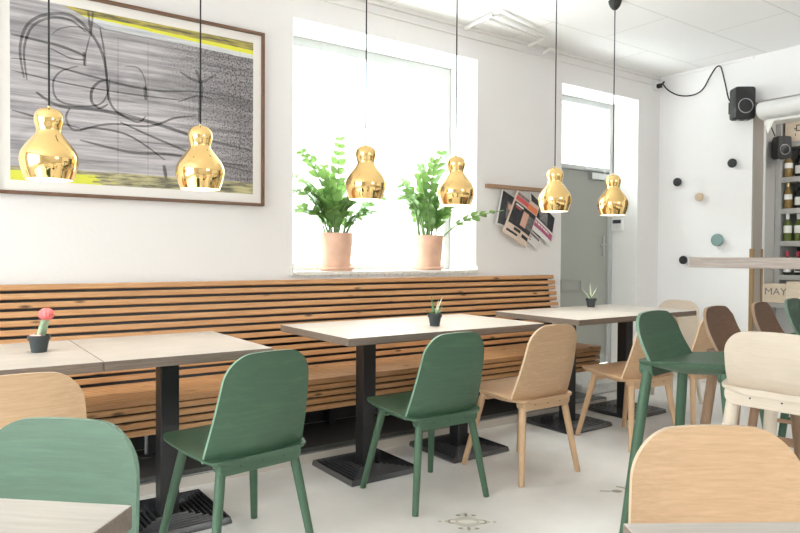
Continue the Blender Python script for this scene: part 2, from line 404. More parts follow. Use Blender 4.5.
# picture window
YF = 4.09
mb = MB(); a, b = WX0+.006, WX1-.006
mb.box(a, a+.06, YF, YF+.07, 1.02, 2.599); mb.box(b-.06, b, YF, YF+.07, 1.02, 2.599)
mb.box(a+.06, b-.06, YF, YF+.07, 2.535, 2.599); mb.box(a+.06, b-.06, YF, YF+.07, 1.02, 1.07)
win = struct(mb, 'window_1', M['frame_grey'], smooth=0, bevel=.004)
mb = MB(); mb.box(a+.06, b-.06, YF+.03, YF+.036, 1.07, 2.535); mb.build('pane', M['glass'], win, smooth=0)
mb = MB(); mb.box(WX1-.12, WX1-.085, YF-.01, YF, 2.48, 2.50); mb.build('frame_catch', M['metal'], win)
mb = MB(); mb.box(WX0-.012, WX1+.004, YW-.022, YF, 1.0, 1.02)
mb.box(WX0-.012, WX0+.004, YW-.022, YW+.0, 1.02, 1.05); mb.box(WX1-.006, WX1+.006, YW-.022, YW, 1.02, 1.05)
random.seed(3)
xx = WX0
while xx < WX1-.05:                                   # ragged mortar under the sill's front edge
    w = random.uniform(.02, .07); mb.box(xx, xx+w, YW-.012, YW+.002, 1.0-random.uniform(.003, .012), 1.0); xx += w+random.uniform(.0, .02)
struct(mb, 'trim_window_sill', M['sill'], smooth=0)
# door with transom
YD = 4.05
mb = MB(); a, b = DX0+.006, DX1-.006
mb.box(a, a+.055, YD, YD+.09, .0, 2.574); mb.box(b-.055, b, YD, YD+.09, .0, 2.574)
mb.box(a+.055, b-.055, YD, YD+.09, 2.52, 2.574); mb.box(a+.055, b-.055, YD, YD+.09, 1.925, 1.965)
struct(mb, 'trim_door_frame', M['frame_grey'], smooth=0, bevel=.004)
mb = MB(); mb.box(a+.055, b-.055, YD+.04, YD+.046, 1.965, 2.52); w4 = struct(mb, 'window_4', M['glass'], smooth=0)
mb = MB()
mb.box(a+.058, b-.058, YD+.02, YD+.07, .105, 1.922)
door = struct(mb, 'door_1', M['door'], smooth=0, bevel=.003)
mb = MB()
dx = [(a+.34, a+.83)]
mb.box(a+.33, a+.62, YD+.008, YD+.021, .80, .815); mb.box(a+.33, a+.345, YD+.008, YD+.021, .815, .90)
mb.box(a+.605, a+.62, YD+.008, YD+.021, .815, .90); mb.box(a+.33, a+.62, YD+.008, YD+.021, .90, .915)
mb.build('letter_plate', M['door'], door, bevel=.002)
mb = MB(); mb.box(b-.13, b-.10, YD+.008, YD+.02, 1.13, 1.32); mb.tube([(b-.115, YD+.02, 1.24), (b-.115, YD-.03, 1.24), (b-.125, YD-.036, 1.235), (b-.22, YD-.036, 1.235)], .009, 8)
mb.build('door_handle', M['metal'], door)
mb = MB(); mb.box(a+.70, a+.96, YD-.03, YD+.019, 1.845, 1.905); mb.tube([(a+.86, YD-.035, 1.905), (a+.86, YD-.035, 1.93)], .012, 8)
mb.box(a+.60, a+.87, YD-.045, YD-.03, 1.925, 1.94); mb.build('door_closer', M['metal'], door, bevel=.004)
mb = MB(); mb.box(a+.02, a+.05, YD-.006, YD+.0, 1.05, 1.14); mb.build('door_hinge', M['metal'], door)
# stone step in front of the door
mb = MB(); mb.box(DX0-.08, DX1+.1, 3.47, YD, 0, .10); struct(mb, 'trim_door_step', M['sill'], smooth=40, bevel=.02)
# platform below the bench
mb = MB(); mb.box(XL, 4.2, 3.205, YW, 0, .052, mi=0, top=1)
for k in range(3): mb.box(XL, 4.2, 3.21+k*.028, 3.228+k*.028, .052, .060, mi=2)
struct(mb, 'trim_platform', [M['plinth_face'], M['plinth_top'], M['alu']], smooth=0)
mb = MB(); mb.box(XE-.012, XE, JY+.01, YW, 0, .08); struct(mb, 'baseboard_end', M['trim'], bevel=.003)
# cornice strips and surface cable duct on the window wall
mb = MB(); mb.box(XL, XE, YW-.02, YW, 2.805, ZC); mb.box(XL, XE, YW-.012, YW, 2.745, 2.757)
struct(mb, 'trim_cornice', M['trim'], bevel=.003)
mb = MB(); mb.box(XE-.015, XE, JY, YW-.02, 2.81, ZC); struct(mb, 'trim_cornice_end', M['wall_white'], smooth=0)
mb = MB()
mb.tube([(3.24, 3.76, 2.80), (3.21, 3.62, 2.80), (3.20, 3.43, 2.80), (3.24, 3.40, 2.80), (3.84, 3.53, 2.80), (3.87, 3.56, 2.80), (3.90, 3.765, 2.80)], .014, 10)
mb.tube([(3.22, 3.50, 2.80), (3.84, 3.60, 2.80)], .012, 8)
p = mb.build('ceiling_pipe', M['trim']); tag(p, 'white bent pipe rail running under the ceiling above the window', 'pipe')
mb = MB(); mb.tube([(4.08, 3.775, 2.77), (4.10, 3.72, 2.80), (4.17, 3.71, 2.80), (4.26, 3.775, 2.755)], .012, 8)
p = mb.build('ceiling_pipe', M['trim']); tag(p, 'short white bent pipe stub beside the long pipe, left of the door recess', 'pipe')

# ------------------------------------------------------------------ floor inlays (tile fragments let into the floor)
def inlay(cx, cy, ang, sz, part=False):
    mb = MB(); rot = Matrix.Rotation(ang, 4, 'Z'); c = Vector((cx, cy, 0))
    def P(x, y, z): return c + rot @ Vector((x*sz, y*sz, z))
    def ribbon(pts, w, z, mi):
        n = len(pts); L_, R_ = [], []
        for i in range(n):
            d = Vector(pts[min(i+1, n-1)])-Vector(pts[max(i-1, 0)]); d = d.normalized() if d.length else Vector((1, 0))
            nx, ny = -d.y, d.x
            L_.append(P(pts[i][0]+nx*w, pts[i][1]+ny*w, z)); R_.append(P(pts[i][0]-nx*w, pts[i][1]-ny*w, z))
        mb.add(L_+R_, [(i, i+1, n+i+1, n+i) for i in range(n-1)], mi)
    def blob(pts, z, mi): mb.add([P(x, y, z) for x, y in pts], [tuple(range(len(pts)))], mi)
    def ell(x, y, a, b, n=20): return [(x+a*math.cos(2*PI*k/n), y+b*math.sin(2*PI*k/n)) for k in range(n)]
    z = .0012
    q = []
    for k in range(41):
        t = 2*PI*k/40; r = 1+.13*math.cos(4*t); q.append((.5*r*math.cos(t), .30*r*math.sin(t)))
    if not part:
        blob(q[:-1], z, 2); ribbon(q, .03, z+.0006, 0)
        for sx in (-1, 1):
            blob(ell(sx*.36, 0, .09, .12), z+.0006, 1); blob(ell(sx*.33, 0, .07, .08), z+.0012, 0)
            ribbon([(sx*.52, 0), (sx*.66, .01)], .022, z, 1)
        blob(ell(0, 0, .22, .11), z+.0006, 0)
        for sy in (-1, 1):
            arc = [(.36*math.cos(t)-.0, sy*(.27+.22*math.sin(t))) for t in [PI*k/12 for k in range(13)]]
            ribbon(arc, .028, z+.0009, 0)
            for sx in (-1, 1): blob(ell(sx*.14, sy*.37, .10, .055), z+.0003, 1); blob(ell(sx*.10, sy*.385, .05, .028), z+.0009, 0)
            ribbon([(0, sy*.30), (0, sy*.5)], .03, z+.0009, 1)
    else:
        for rr, mi in ((.42, 0), (.33, 1), (.23, 0)):
            ribbon([(rr*math.cos(t)+.1, rr*math.sin(t)) for t in [-1.2+2.4*k/14 for k in range(15)]], .035, z+.0004*mi, mi)
        blob(ell(.1, 0, .13, .1), z, 1); ribbon([(-.3, .05), (-.05, .0)], .03, z, 1)
    o = mb.build('tile_inlay', [M['tile_cream'], M['tile_grey'], M['tile_pale']], floor, smooth=0)
inlay(1.856, 2.118, R(-36), .185)
inlay(2.675, 2.0, R(-30), .20, True)

# ------------------------------------------------------------------ wall bench
bench = empty('slatted_bench', (1.7, 3.5, .06))
tag(bench, 'long slatted wooden wall bench under the window and picture', 'bench')
off = Vector((-1.7, -3.5, -.06))
BX0, BX1 = -1.4, 4.165
lean = math.atan2(.070, .475)
def at_bench(o): o.location = off
mb = MB(); rnd = random.Random(5)
for k in range(12):
    zc = .958 - k*.0435
    yc = 3.727 - (.958-zc)*math.tan(lean)
    mt = Matrix.Translation((0, yc, zc)) @ Matrix.Rotation(-lean, 4, 'X')
    e = BX1 + (k % 2)*.006 + k*.003
    for x0, x1 in ((BX0, e),):
        mb.box(x0, x1, -.018, .018, -.0145, .0145, mat=mt)
o = mb.build('backrest', M['pine'], bench, smooth=30, bevel=.003); at_bench(o)
mb = MB()
for k in range(11):
    y = 3.222 + k*.0405
    mb.box(BX0, 4.155, y, y+.029, .418, .450)
o = mb.build('seat', M['pine'], bench, smooth=30, bevel=.004); at_bench(o)
mb = MB()
for k in range(4):
    z1 = .413 - k*.0375
    mb.box(BX0, 4.15-.004*k, 3.226, 3.25, z1-.0275, z1)
o = mb.build('front_fascia', M['pine'], bench, smooth=30, bevel=.003); at_bench(o)
mb = MB()
mt = Matrix.Translation((0, 3.695, .74)) @ Matrix.Rotation(-lean, 4, 'X')
mb.box(BX0, BX1-.03, .024, .036, -.34, .23, mat=mt)
mb.box(BX0, 4.12, 3.26, 3.70, .395, .414); mb.box(BX0, 4.12, 3.252, 3.268, .275, .395)
for x in (-1.3, -.2, .95, 2.05, 3.1, 4.08):
    mb.box(x, x+.04, 3.27, 3.6, .33, .395); mb.box(x, x+.04, 3.655, 3.70, .06, .395)
o = mb.build('support_frame', M['black'], bench, smooth=0); at_bench(o)
for x in (-1.0, .93, 2.4, 3.9):
    mb = MB(); mb.tube([(x, 3.62, .062), (x, 3.62, .33)], .012, 10); mb.lathe([(.0, .0), (.035, .0), (.035, .004), (.014, .014), (.0, .016)], 16, (x, 3.62, .060))
    o = mb.build('adjustable_foot', M['metal'], bench); at_bench(o)
# black panel added along the wall to keep the space under the bench dark
mb = MB(); mb.box(XL+.02, 4.1, 3.72, 3.778, .07, .42); o = mb.build('added_dark_panel', M['blackplastic'], smooth=0, bevel=.004)
tag(o, 'long black panel added on the wall for the dark under the slatted bench', 'duct')

# ------------------------------------------------------------------ dining tables
def ribbed_base(mb, half):
    rings = []
    hs = [(half, 0), (half, .010)]
    nr = 7
    for k in range(nr):
        o_ = half - k*(half-.05)/nr; i_ = o_ - (half-.05)/nr
        b = .010+.0015*k
        hs += [(o_-.005, b+.018), (o_-.011, b+.018), (o_-.015, b), (i_, b+.0005)]
    hs += [(.05, .03)]
    for h, z in hs: rings.append([Vector((sx*h, sy*h, z)) for sx, sy in ((-1, -1), (1, -1), (1, 1), (-1, 1))])
    mb.loft(rings, True)
def make_table(w=.644, d=.72, th=.036, zt=.747):
    t = empty('dining_table')
    mb = MB(); mb.box(-w/2, w/2, -d/2, d/2, zt-th, zt, mi=1, top=0)
    mb.build('tabletop', [M['ttop'], M['tedge']], t, smooth=0, bevel=.0025)
    mb = MB(); mb.box(-.039, .039, -.039, .039, .028, zt-th-.012); mb.build('post', M['black'], t, smooth=0, bevel=.004)
    mb = MB(); mb.box(-.2, .2, -.2, .2, zt-th-.012, zt-th); mb.build('mounting_plate', M['black'], t, smooth=0)
    mb = MB(); ribbed_base(mb, .207); mb.build('ribbed_base', M['base'], t, smooth=0)
    return t
tab0 = make_table()
tables = [
 ((.825-.646, 2.873, 0), 0, 'pale wood pedestal table with the pink cactus on it', None),
 ((.825, 2.873, 0), 0, 'pale wood pedestal table right of the pink cactus, behind the green chair near the left', None),
 ((1.879, 2.962, 0), 0, 'left half of the middle pair of pale tables, under the window', None),
 ((2.5235, 2.962, 0), 0, 'right half of the middle pair of pale tables, between green and oak chair', None),
 ((3.496, 2.985, 0), 0, 'pale pedestal table in front of the grey door, left half of far pair', None),
 ((4.142, 3.005, 0), 0, 'farthest pale pedestal table behind the green stool, right half of far pair', None),
 ((-.229, 1.006, 0), R(-42.2), 'pale table cut off at the lower left corner before the green chair', None),
 ((.884, .112, 0), R(-33.2), 'pale table just showing at the lower right edge before the oak chair', None)]
for i, (loc, rz, lab, g) in enumerate(tables):
    t = tab0 if i == 0 else copy_tree(tab0)
    t.location = loc; t.rotation_euler = (0, 0, rz); tag(t, lab, 'table', 'pale pedestal tables')

# ------------------------------------------------------------------ chairs and stools
def seat_mesh(SH, kx=1.0):
    mb = MB(); nu, yr, yf = 18, -.200, .235
    vs_ = [0, .012, .035, .07, .12, .2, .3, .4, .5, .6, .7, .78, .85, .9, .94, .97, .99, 1.0]
    topg, botg = [], []
    for v in vs_:
        y = yr+(yf-yr)*v
        wb = kx*(.200+.032*math.sin(min(v, .62)/.62*PI/2) - .01*max(0, v-.62))
        t = yf-y; Rf = .125
        if t < Rf: wb -= Rf-math.sqrt(max(0, Rf*Rf-(Rf-t)**2))
        t = y-yr; Rr = .045
        if t < Rr: wb -= Rr-math.sqrt(max(0, Rr*Rr-(Rr-t)**2))
        rt_, rb_ = [], []
        for k in range(nu+1):
            u = -1+2*k/nu
            z = SH - .020*(1-abs(u)**2.2)*math.sin(PI*min(1, max(0, v))**.9) - .036*(1-v)**1.5
            z += .004*max(0, 1-v/.06) - .014*max(0, (v-.85)/.15)**2
            e = max(abs(u)**6, max(0, (v-.8)/.2)**3)
            th = (.030*min(1, max(.35, v/.35)))*(1-e)+.010
            yy = y - .012*(u*u)*(1-v)*0
            rt_.append(Vector((u*wb, yy, z))); rb_.append(Vector((u*wb*.985, yy, z-th)))
        topg.append(rt_); botg.append(rb_)
    n = nu+1; nv = len(vs_)
    V = [p for r in topg for p in r]+[p for r in botg for p in r]; o = n*nv; Fc = []
    for i in range(nv-1):
        for k in range(nu):
            Fc.append((i*n+k, i*n+k+1, (i+1)*n+k+1, (i+1)*n+k)); Fc.append((o+i*n+k, o+(i+1)*n+k, o+(i+1)*n+k+1, o+i*n+k+1))
        for k in (0, nu):
            Fc.append((i*n+k, (i+1)*n+k, o+(i+1)*n+k, o+i*n+k))
    for k in range(nu):
        for i in (0, nv-1): Fc.append((i*n+k, i*n+k+1, o+i*n+k+1, o+i*n+k))
    mb.add(V, Fc); return mb
def back_mesh(z0, z1, y0, y1, w0, w1, Rc, curve=.035, th=.013):
    mb = MB(); nu = 20
    Hh = z1-z0
    vs_ = [k/10*(1-Rc/Hh) for k in range(11)] + [1-Rc/Hh*(1-math.sin(a)) for a in [PI/2*k/9 for k in range(1, 10)]]
    fr, bk = [], []
    for v in vs_:
        z = z0+Hh*v; w = w0+(w1-w0)*v**1.15
        t = (1-v)*Hh
        if t < Rc: w -= Rc-math.sqrt(max(0, Rc*Rc-(Rc-t)**2))
        cv = curve*(.55+.45*(1-v))
        a, b = [], []
        for k in range(nu+1):
            u = -1+2*k/nu; xx = u*w; uu = xx/max(w0, w1)
            y = y0+(y1-y0)*v + .010*math.sin(v*PI)*-1 + cv*abs(uu)**2.3
            zz = z + .012*(1-(xx/w1)**2)*max(0, (v-.5)/.5)
            a.append(Vector((xx, y, zz))); b.append(Vector((xx, y-th, zz)))
        fr.append(a); bk.append(b)
    n = nu+1; nv = len(vs_); V = [p for r in fr for p in r]+[p for r in bk for p in r]; o = n*nv; Fc = []
    for i in range(nv-1):
        for k in range(nu):
            Fc.append((i*n+k, i*n+k+1, (i+1)*n+k+1, (i+1)*n+k)); Fc.append((o+i*n+k, o+(i+1)*n+k, o+(i+1)*n+k+1, o+i*n+k+1))
    mb.add(V, Fc); Fc = []                                # rim faces in a paler colour that paints in light on the edge
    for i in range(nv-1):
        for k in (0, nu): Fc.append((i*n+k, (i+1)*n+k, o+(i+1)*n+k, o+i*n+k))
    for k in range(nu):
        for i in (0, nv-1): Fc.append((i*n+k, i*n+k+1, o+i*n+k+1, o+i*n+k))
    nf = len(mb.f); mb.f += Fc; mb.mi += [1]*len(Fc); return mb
def rail_mesh(SH, y0, y1, w, h, ztop, r=.03):
    mb = MB(); pts = []
    for cx, cz, a0 in ((w-.012, ztop-.012, 0), (-w+.012, ztop-.012, 90)):
        for k in range(4): a = R(a0+30*k); pts.append((cx+.012*math.cos(a), cz+.012*math.sin(a)))
    for cx, cz, a0 in ((-w+r, ztop-h+r, 180), (w-r, ztop-h+r, 270)):
        for k in range(6): a = R(a0+18*k); pts.append((cx+r*math.cos(a), cz+r*math.sin(a)))
    rings = [[Vector((x, y, z)) for x, z in pts] for y in (y0, y1)]
    mb.loft(rings, True); return mb
def make_seat(kind, mat, matv, rim):
    st = kind == 'bar_stool'
    SH = .762 if st else .445
    t = empty('bar_stool' if st else 'dining_chair')
    seat_mesh(SH, .92 if st else 1).build('seat', mat, t, smooth=50)
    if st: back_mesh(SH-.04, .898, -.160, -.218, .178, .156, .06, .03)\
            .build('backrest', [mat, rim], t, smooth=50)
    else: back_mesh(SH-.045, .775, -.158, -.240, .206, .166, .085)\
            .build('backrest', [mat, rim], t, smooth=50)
    rl = rail_mesh(SH, -.190, -.135, .170, .050, SH-.040).build('rear_rail', mat, t, smooth=35, bevel=.004)
    for x in (-.09, 0, .09):
        mb = MB(); mb.tube([(x, -.1905, SH-.062), (x, -.1925, SH-.062)], .0028, 8); mb.build('screw', M['blackplastic'], rl)
    rail_mesh(SH, .10, .145, .16, .045, SH-.036, .02).build('front_rail', mat, t, smooth=35, bevel=.004)
    fx, fy = (.222, .225) if st else (.208, .214)
    for sx, sy in ((-1, -1), (1, -1), (-1, 1), (1, 1)):
        mb = MB(); tx, ty = .148*sx, (-.160 if sy < 0 else .125)
        rr = (.020, .0205, .0195, .0155, .0145) if st else (.0175, .018, .017, .0145, .0138)
        p0, p1 = Vector((tx, ty, SH-.045)), Vector((fx*sx, fy*sy, 0.0))
        mb.tube([p0.lerp(p1, q) for q in (0, .2, .5, .96, 1)], rr, 14); mb.build('leg', matv, t, smooth=50)
    if st:
        q = 1-.30/(SH-.045)
        yb = .125+(.225-.125)*q; xb = .148+(.222-.148)*q; yr = -.160+(-.225+.160)*q
        mb = MB(); mb.tube([(-xb, yb, .30), (xb, yb, .30)], .011, 10); mb.build('footrest', matv, t)
        for sx in (-1, 1):
            mb = MB(); mb.tube([(sx*xb, yb, .30), (sx*xb, yr, .30)], .010, 10); mb.build('side_stretcher', matv, t)
    return t
PROTO = {}
def place(kind, mk, x, y, rz, label, group):
    key = (kind, mk)
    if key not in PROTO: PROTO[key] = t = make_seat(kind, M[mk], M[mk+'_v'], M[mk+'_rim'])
    else: t = copy_tree(PROTO[key])
    t.location = (x, y, 0); t.rotation_euler = (0, 0, R(rz))
    tag(t, label, 'stool' if kind == 'bar_stool' else 'chair', group)
    return t
CH = 'chairs around the pedestal tables'
place('dining_chair', 'oak', .205, 2.40, 0, 'oak chair at far left, seen from behind at the cactus table', CH)
place('dining_chair', 'green', .956, 2.43, 8, 'large green chair seen from behind at the left table, ribbed base at its left', CH)
place('dining_chair', 'green', 1.920, 2.508, 0, 'green chair seen from behind at the middle table, aloe pot above it', CH)
place('dining_chair', 'oak', 2.566, 2.508, 0, 'oak chair seen from behind, right beside the middle green chair', CH)
place('dining_chair', 'oak', 3.520, 2.530, -6, 'oak chair turned slightly, left of the green bar stool at the far table', CH)
place('dining_chair', 'oak', 4.10, 2.50, -5, 'oak chair mostly hidden behind the green bar stool', CH)
place('dining_chair', 'ash', 4.62, 3.02, 92, 'pale chair at the head of the far table, facing left', CH)
place('dining_chair', 'green', .063, 1.343, math.degrees(math.atan2(.67, -.74)), 'green chair in the lower left corner facing the camera, its backrest cropped', CH)
place('dining_chair', 'oak', 1.165, .528, math.degrees(math.atan2(.55, -.84)), 'large oak chair back in the lower right foreground', CH)
ST = 'stools around the high table'
place('bar_stool', 'green', 2.425, 1.39, 187, 'green bar stool at the near corner of the high table', ST)
place('bar_stool', 'oakdark', 2.912, 1.40, 189, 'brown bar stool directly right of the green bar stool', ST)
place('bar_stool', 'oakdark', 3.372, 1.43, 192, 'brown bar stool next to the dark green stool at right edge', ST)
place('bar_stool', 'green', 3.815, 1.48, 190, 'dark green bar stool cut off by the right edge, in front of wine shelf', ST)
place('bar_stool', 'ash', 2.235, .955, -86, 'pale bar stool seen from behind at the end of the high table', ST)

# ------------------------------------------------------------------ high bar table
bt = empty('bar_table', (3.4, 1.12, 0)); tag(bt, 'high bar table with thick limed board top and dark post at right', 'table')
mb = MB(); mb.box(2.47-3.4, 4.35-3.4, -.38, .38, 1.088, 1.128); mb.build('tabletop', M['bartop'], bt, smooth=0, bevel=.003)
for x in (2.68, 4.10):
    mb = MB(); mb.box(x-3.4-.03, x-3.4+.03, -.03, .03, .012, 1.076); mb.build('post', M['black'], bt, smooth=0, bevel=.003)
    mb = MB(); mb.box(x-3.4-.06, x-3.4+.06, -.28, .28, 0, .012); mb.build('foot_plate', M['black'], bt, smooth=0, bevel=.003)
mb = MB(); mb.box(-.62, .62, -.12, .12, 1.076, 1.088); mb.build('under_frame', M['black'], bt, smooth=0)

# ------------------------------------------------------------------ pendants
def make_pendant():
    t = empty('pendant_lamp')
    k = .203/.222; kz = .955
    prof = [(.090, 0), (.0955, .016), (.1045, .04), (.1098, .065), (.111, .082), (.107, .102), (.097, .122), (.084, .140), (.069, .158), (.0575, .172), (.050, .183), (.0475, .191), (.048, .199), (.0515, .212), (.0555, .227), (.0562, .240), (.0535, .254), (.047, .266), (.036, .2755), (.022, .281), (.008, .2835), (.004, .284)]
    # smooth the profile with a Catmull-Rom pass
    pp = []
    for i in range(len(prof)-1):
        p0 = prof[max(i-1, 0)]; p1 = prof[i]; p2 = prof[i+1]; p3 = prof[min(i+2, len(prof)-1)]
        for s in (0, .5):
            pp.append(tuple(.5*((2*p1[j])+(-p0[j]+p2[j])*s+(2*p0[j]-5*p1[j]+4*p2[j]-p3[j])*s*s+(-p0[j]+3*p1[j]-3*p2[j]+p3[j])*s**3) for j in (0, 1)))
    pp.append(prof[-1]); pp = [(r*k, z*kz) for r, z in pp]
    mb = MB(); mb.lathe(pp, 48); mb.build('lamp_shade', M['gold'], t, smooth=80)
    mb = MB(); inner = [(r-.003, z) for r, z in pp if z < .17]; mb.lathe([(pp[0][0], 0)]+inner, 48)
    mb.build('shade_lining', M['shade_in'], t, smooth=80)
    mb = MB(); mb.lathe([(.0, .012), (.06, .012), (.078, .02), (.078, .024), (0, .026)], 32); mb.build('diffuser', M['bulb'], t, smooth=50)
    mb = MB(); mb.lathe([(.0, .0), (.005, 0), (.005, .006), (.0, .009)], 12, (0, 0, .283*kz)); mb.build('cord_grip', M['gold'], t)
    mb = MB(); mb.tube([(0, 0, .28), (0, 0, ZC-1.40-.045)], .0034, 8); mb.build('cord', M['cord'], t)
    mb = MB(); zt = ZC-1.405
    mb.lathe([(.004, zt-.062), (.016, zt-.058), (.030, zt-.042), (.040, zt-.02), (.044, zt-.001), (0, zt-.001)], 24); mb.build('ceiling_rose', M['blackplastic'], t)
    return t
pend = [(.372, 1.400, 'leftmost gold gourd pendant lamp, in front of the left of the picture'),
        (.948, 1.401, 'gold gourd pendant lamp in front of the lower right of the picture'),
        (1.782, 1.416, 'gold gourd pendant lamp hanging before the window beside the left plant'),
        (2.368, 1.405, 'gold gourd pendant lamp hanging before the right edge of the window'),
        (3.166, 1.394, 'gold gourd pendant lamp hanging beside the newspapers'),
        (3.736, 1.396, 'rightmost gold gourd pendant lamp, in front of the grey door')]
p0 = make_pendant()
for i, (x, z, lab) in enumerate(pend):
    t = p0 if i == 0 else copy_tree(p0)
    t.location = (x, 2.82, 1.405); tag(t, lab, 'lamp', 'gold pendant lamps in a row')

for i, (x, z, lab) in enumerate(pend):                      # the lamps are lit
    l = bpy.data.lights.new('pendant_bulb', 'SPOT'); l.energy = 4; l.color = (1, .91, .80); l.shadow_soft_size = .06; l.spot_size = R(150); l.spot_blend = .6
    o = bpy.data.objects.new('pendant_bulb', l); COL.objects.link(o); o.location = (x, 2.82, 1.40)

# ------------------------------------------------------------------ framed picture
pic = empty('framed_picture', (.93, YW, 1.93)); tag(pic, 'large abstract grey print with yellow-green edges in thin brown frame', 'picture')
X0, X1, Z0, Z1 = .245, 1.652, 1.418, 2.455
def rel(o): o.location = Vector(o.location) - Vector(pic.location)
mb = MB(); w = .017
mb.box(X0, X0+w, YW-.032, YW-.001, Z0, Z1); mb.box(X1-w, X1, YW-.032, YW-.001, Z0, Z1)
mb.box(X0+w, X1-w, YW-.032, YW-.001, Z1-w, Z1); mb.box(X0+w, X1-w, YW-.032, YW-.001, Z0, Z0+w)
rel(mb.build('frame', M['frame_br'], pic, smooth=0, bevel=.002))
mb = MB(); mb.box(X0+w, X1-w, YW-.012, YW-.002, Z0+w, Z1-w); rel(mb.build('mount', M['mat_board'], pic, smooth=0))
AX0, AX1, AZ0, AZ1 = .327, 1.584, 1.488, 2.388
mb = MB(); mb.box(0, AX1-AX0, 0, .001, 0, AZ1-AZ0)
art = mb.build('print', M['art'], pic, smooth=0); art.location = Vector((AX0, YW-.0131, AZ0))-Vector(pic.location)
# brushed scribbles on the print (x right, z up, metres from its lower left corner)
_m = M['scribble']; _nt = _m.node_tree; _b = _nt.nodes['Principled BSDF']; _o = _nt.nodes['Material Output']
_t = _nt.nodes.new('ShaderNodeBsdfTransparent'); _x = _nt.nodes.new('ShaderNodeMixShader'); _x.inputs[0].default_value = .52
_nt.links.new(_b.outputs[0], _x.inputs[1]); _nt.links.new(_t.outputs[0], _x.inputs[2]); _nt.links.new(_x.outputs[0], _o.inputs['Surface'])
def scrib():
    mb = MB(); W, Hh = AX1-AX0, AZ1-AZ0
    def px(x, y):   # picture-plane point seen at this pixel of the photograph
        d = fw*F + rt*(x-400) - up*(y-266.5); t = (YW-.0135)/d.y; p = Vector((0, 0, H))+d*t
        return Vector((p.x-AX0, p.z-AZ0))
    def stroke(pts, w, jit=0):
        P = [px(*p) for p in pts]; Q = []
        for i in range(len(P)-1):
            a, b, c, d = P[max(i-1, 0)], P[i], P[i+1], P[min(i+2, len(P)-1)]
            for s in range(8):
                s /= 8; Q.append(.5*((2*b)+(c-a)*s+(2*a-5*b+4*c-d)*s*s+(3*b-a-3*c+d)*s**3))
        Q.append(P[-1]); n = len(Q); L_, R_ = [], []
        for i in range(n):
            d = (Q[min(i+1, n-1)]-Q[max(i-1, 0)]).normalized(); nn = Vector((-d.y, d.x)); ww = w*1.25*(.3+.7*math.sin(PI*min(1, max(0, (i+.5)/n)))**.5)
            for LL, sg in ((L_, 1), (R_, -1)):
                q = Q[i]+nn*ww*sg; LL.append(Vector((min(W, max(0, q.x)), -.0002-len(mb.v)*1e-7, min(Hh, max(0, q.y)))))
        mb.add(L_+R_, [(i, i+1, n+i+1, n+i) for i in range(n-1)])
    stroke([(24, 78), (20, 48), (28, 24), (48, 14), (72, 16), (88, 30), (100, 48), (106, 70), (108, 100)], .0065)
    stroke([(27, 80), (24, 50), (32, 27), (50, 18), (70, 20), (86, 32)], .005)
    stroke([(78, 66), (60, 72), (53, 84), (58, 100), (80, 106), (100, 104), (108, 92), (110, 78)], .004)
    stroke([(107, 80), (99, 82), (92, 90), (92, 102), (100, 108), (108, 104)], .006)
    stroke([(100, 28), (104, 50), (107, 80), (110, 102), (120, 114), (138, 122), (146, 116)], .005)
    stroke([(125, 66), (138, 68), (145, 80), (146, 96)], .003)
    stroke([(145, 86), (146, 100)], .008)
    stroke([(88, 10), (91, 36)], .005); stroke([(93, 12), (91, 34)], .004)
    stroke([(90, 36), (86, 52), (84, 66)], .003); stroke([(50, 48), (70, 58), (84, 60)], .003); stroke([(84, 52), (85, 66)], .007)
    stroke([(52, 34), (62, 28), (80, 27), (92, 34)], .0025)
    stroke([(36, 92), (60, 106), (100, 110), (150, 122), (200, 138), (250, 150)], .008)
    stroke([(70, 108), (66, 118), (74, 130), (95, 128), (130, 136), (165, 160)], .005)
    stroke([(80, 130), (110, 124), (150, 126), (175, 118), (196, 116)], .005)
    stroke([(196, 70), (201, 86), (199, 122)], .009); stroke([(180, 72), (200, 82), (216, 74)], .006); stroke([(178, 102), (198, 96), (214, 100)], .004)
    stroke([(11, 58), (40, 62), (90, 76), (150, 90), (200, 92), (250, 100)], .004)
    stroke([(11, 34), (60, 46), (85, 56)], .006)
    stroke([(11, 70), (70, 84), (130, 94), (180, 100)], .0035)
    stroke([(80, 140), (130, 152), (180, 156), (250, 172)], .006); stroke([(120, 122), (160, 140), (210, 160), (248, 166)], .005)
    stroke([(12, 110), (40, 118), (80, 128)], .004); stroke([(164, 165), (166, 178)], .008)
    for x in (118, 148, 240): stroke([(x, 22 + x*.12), (x, 100), (x, 178)], .0012)
    o = mb.build('brush_strokes', M['scribble'], art, smooth=0)
scrib()

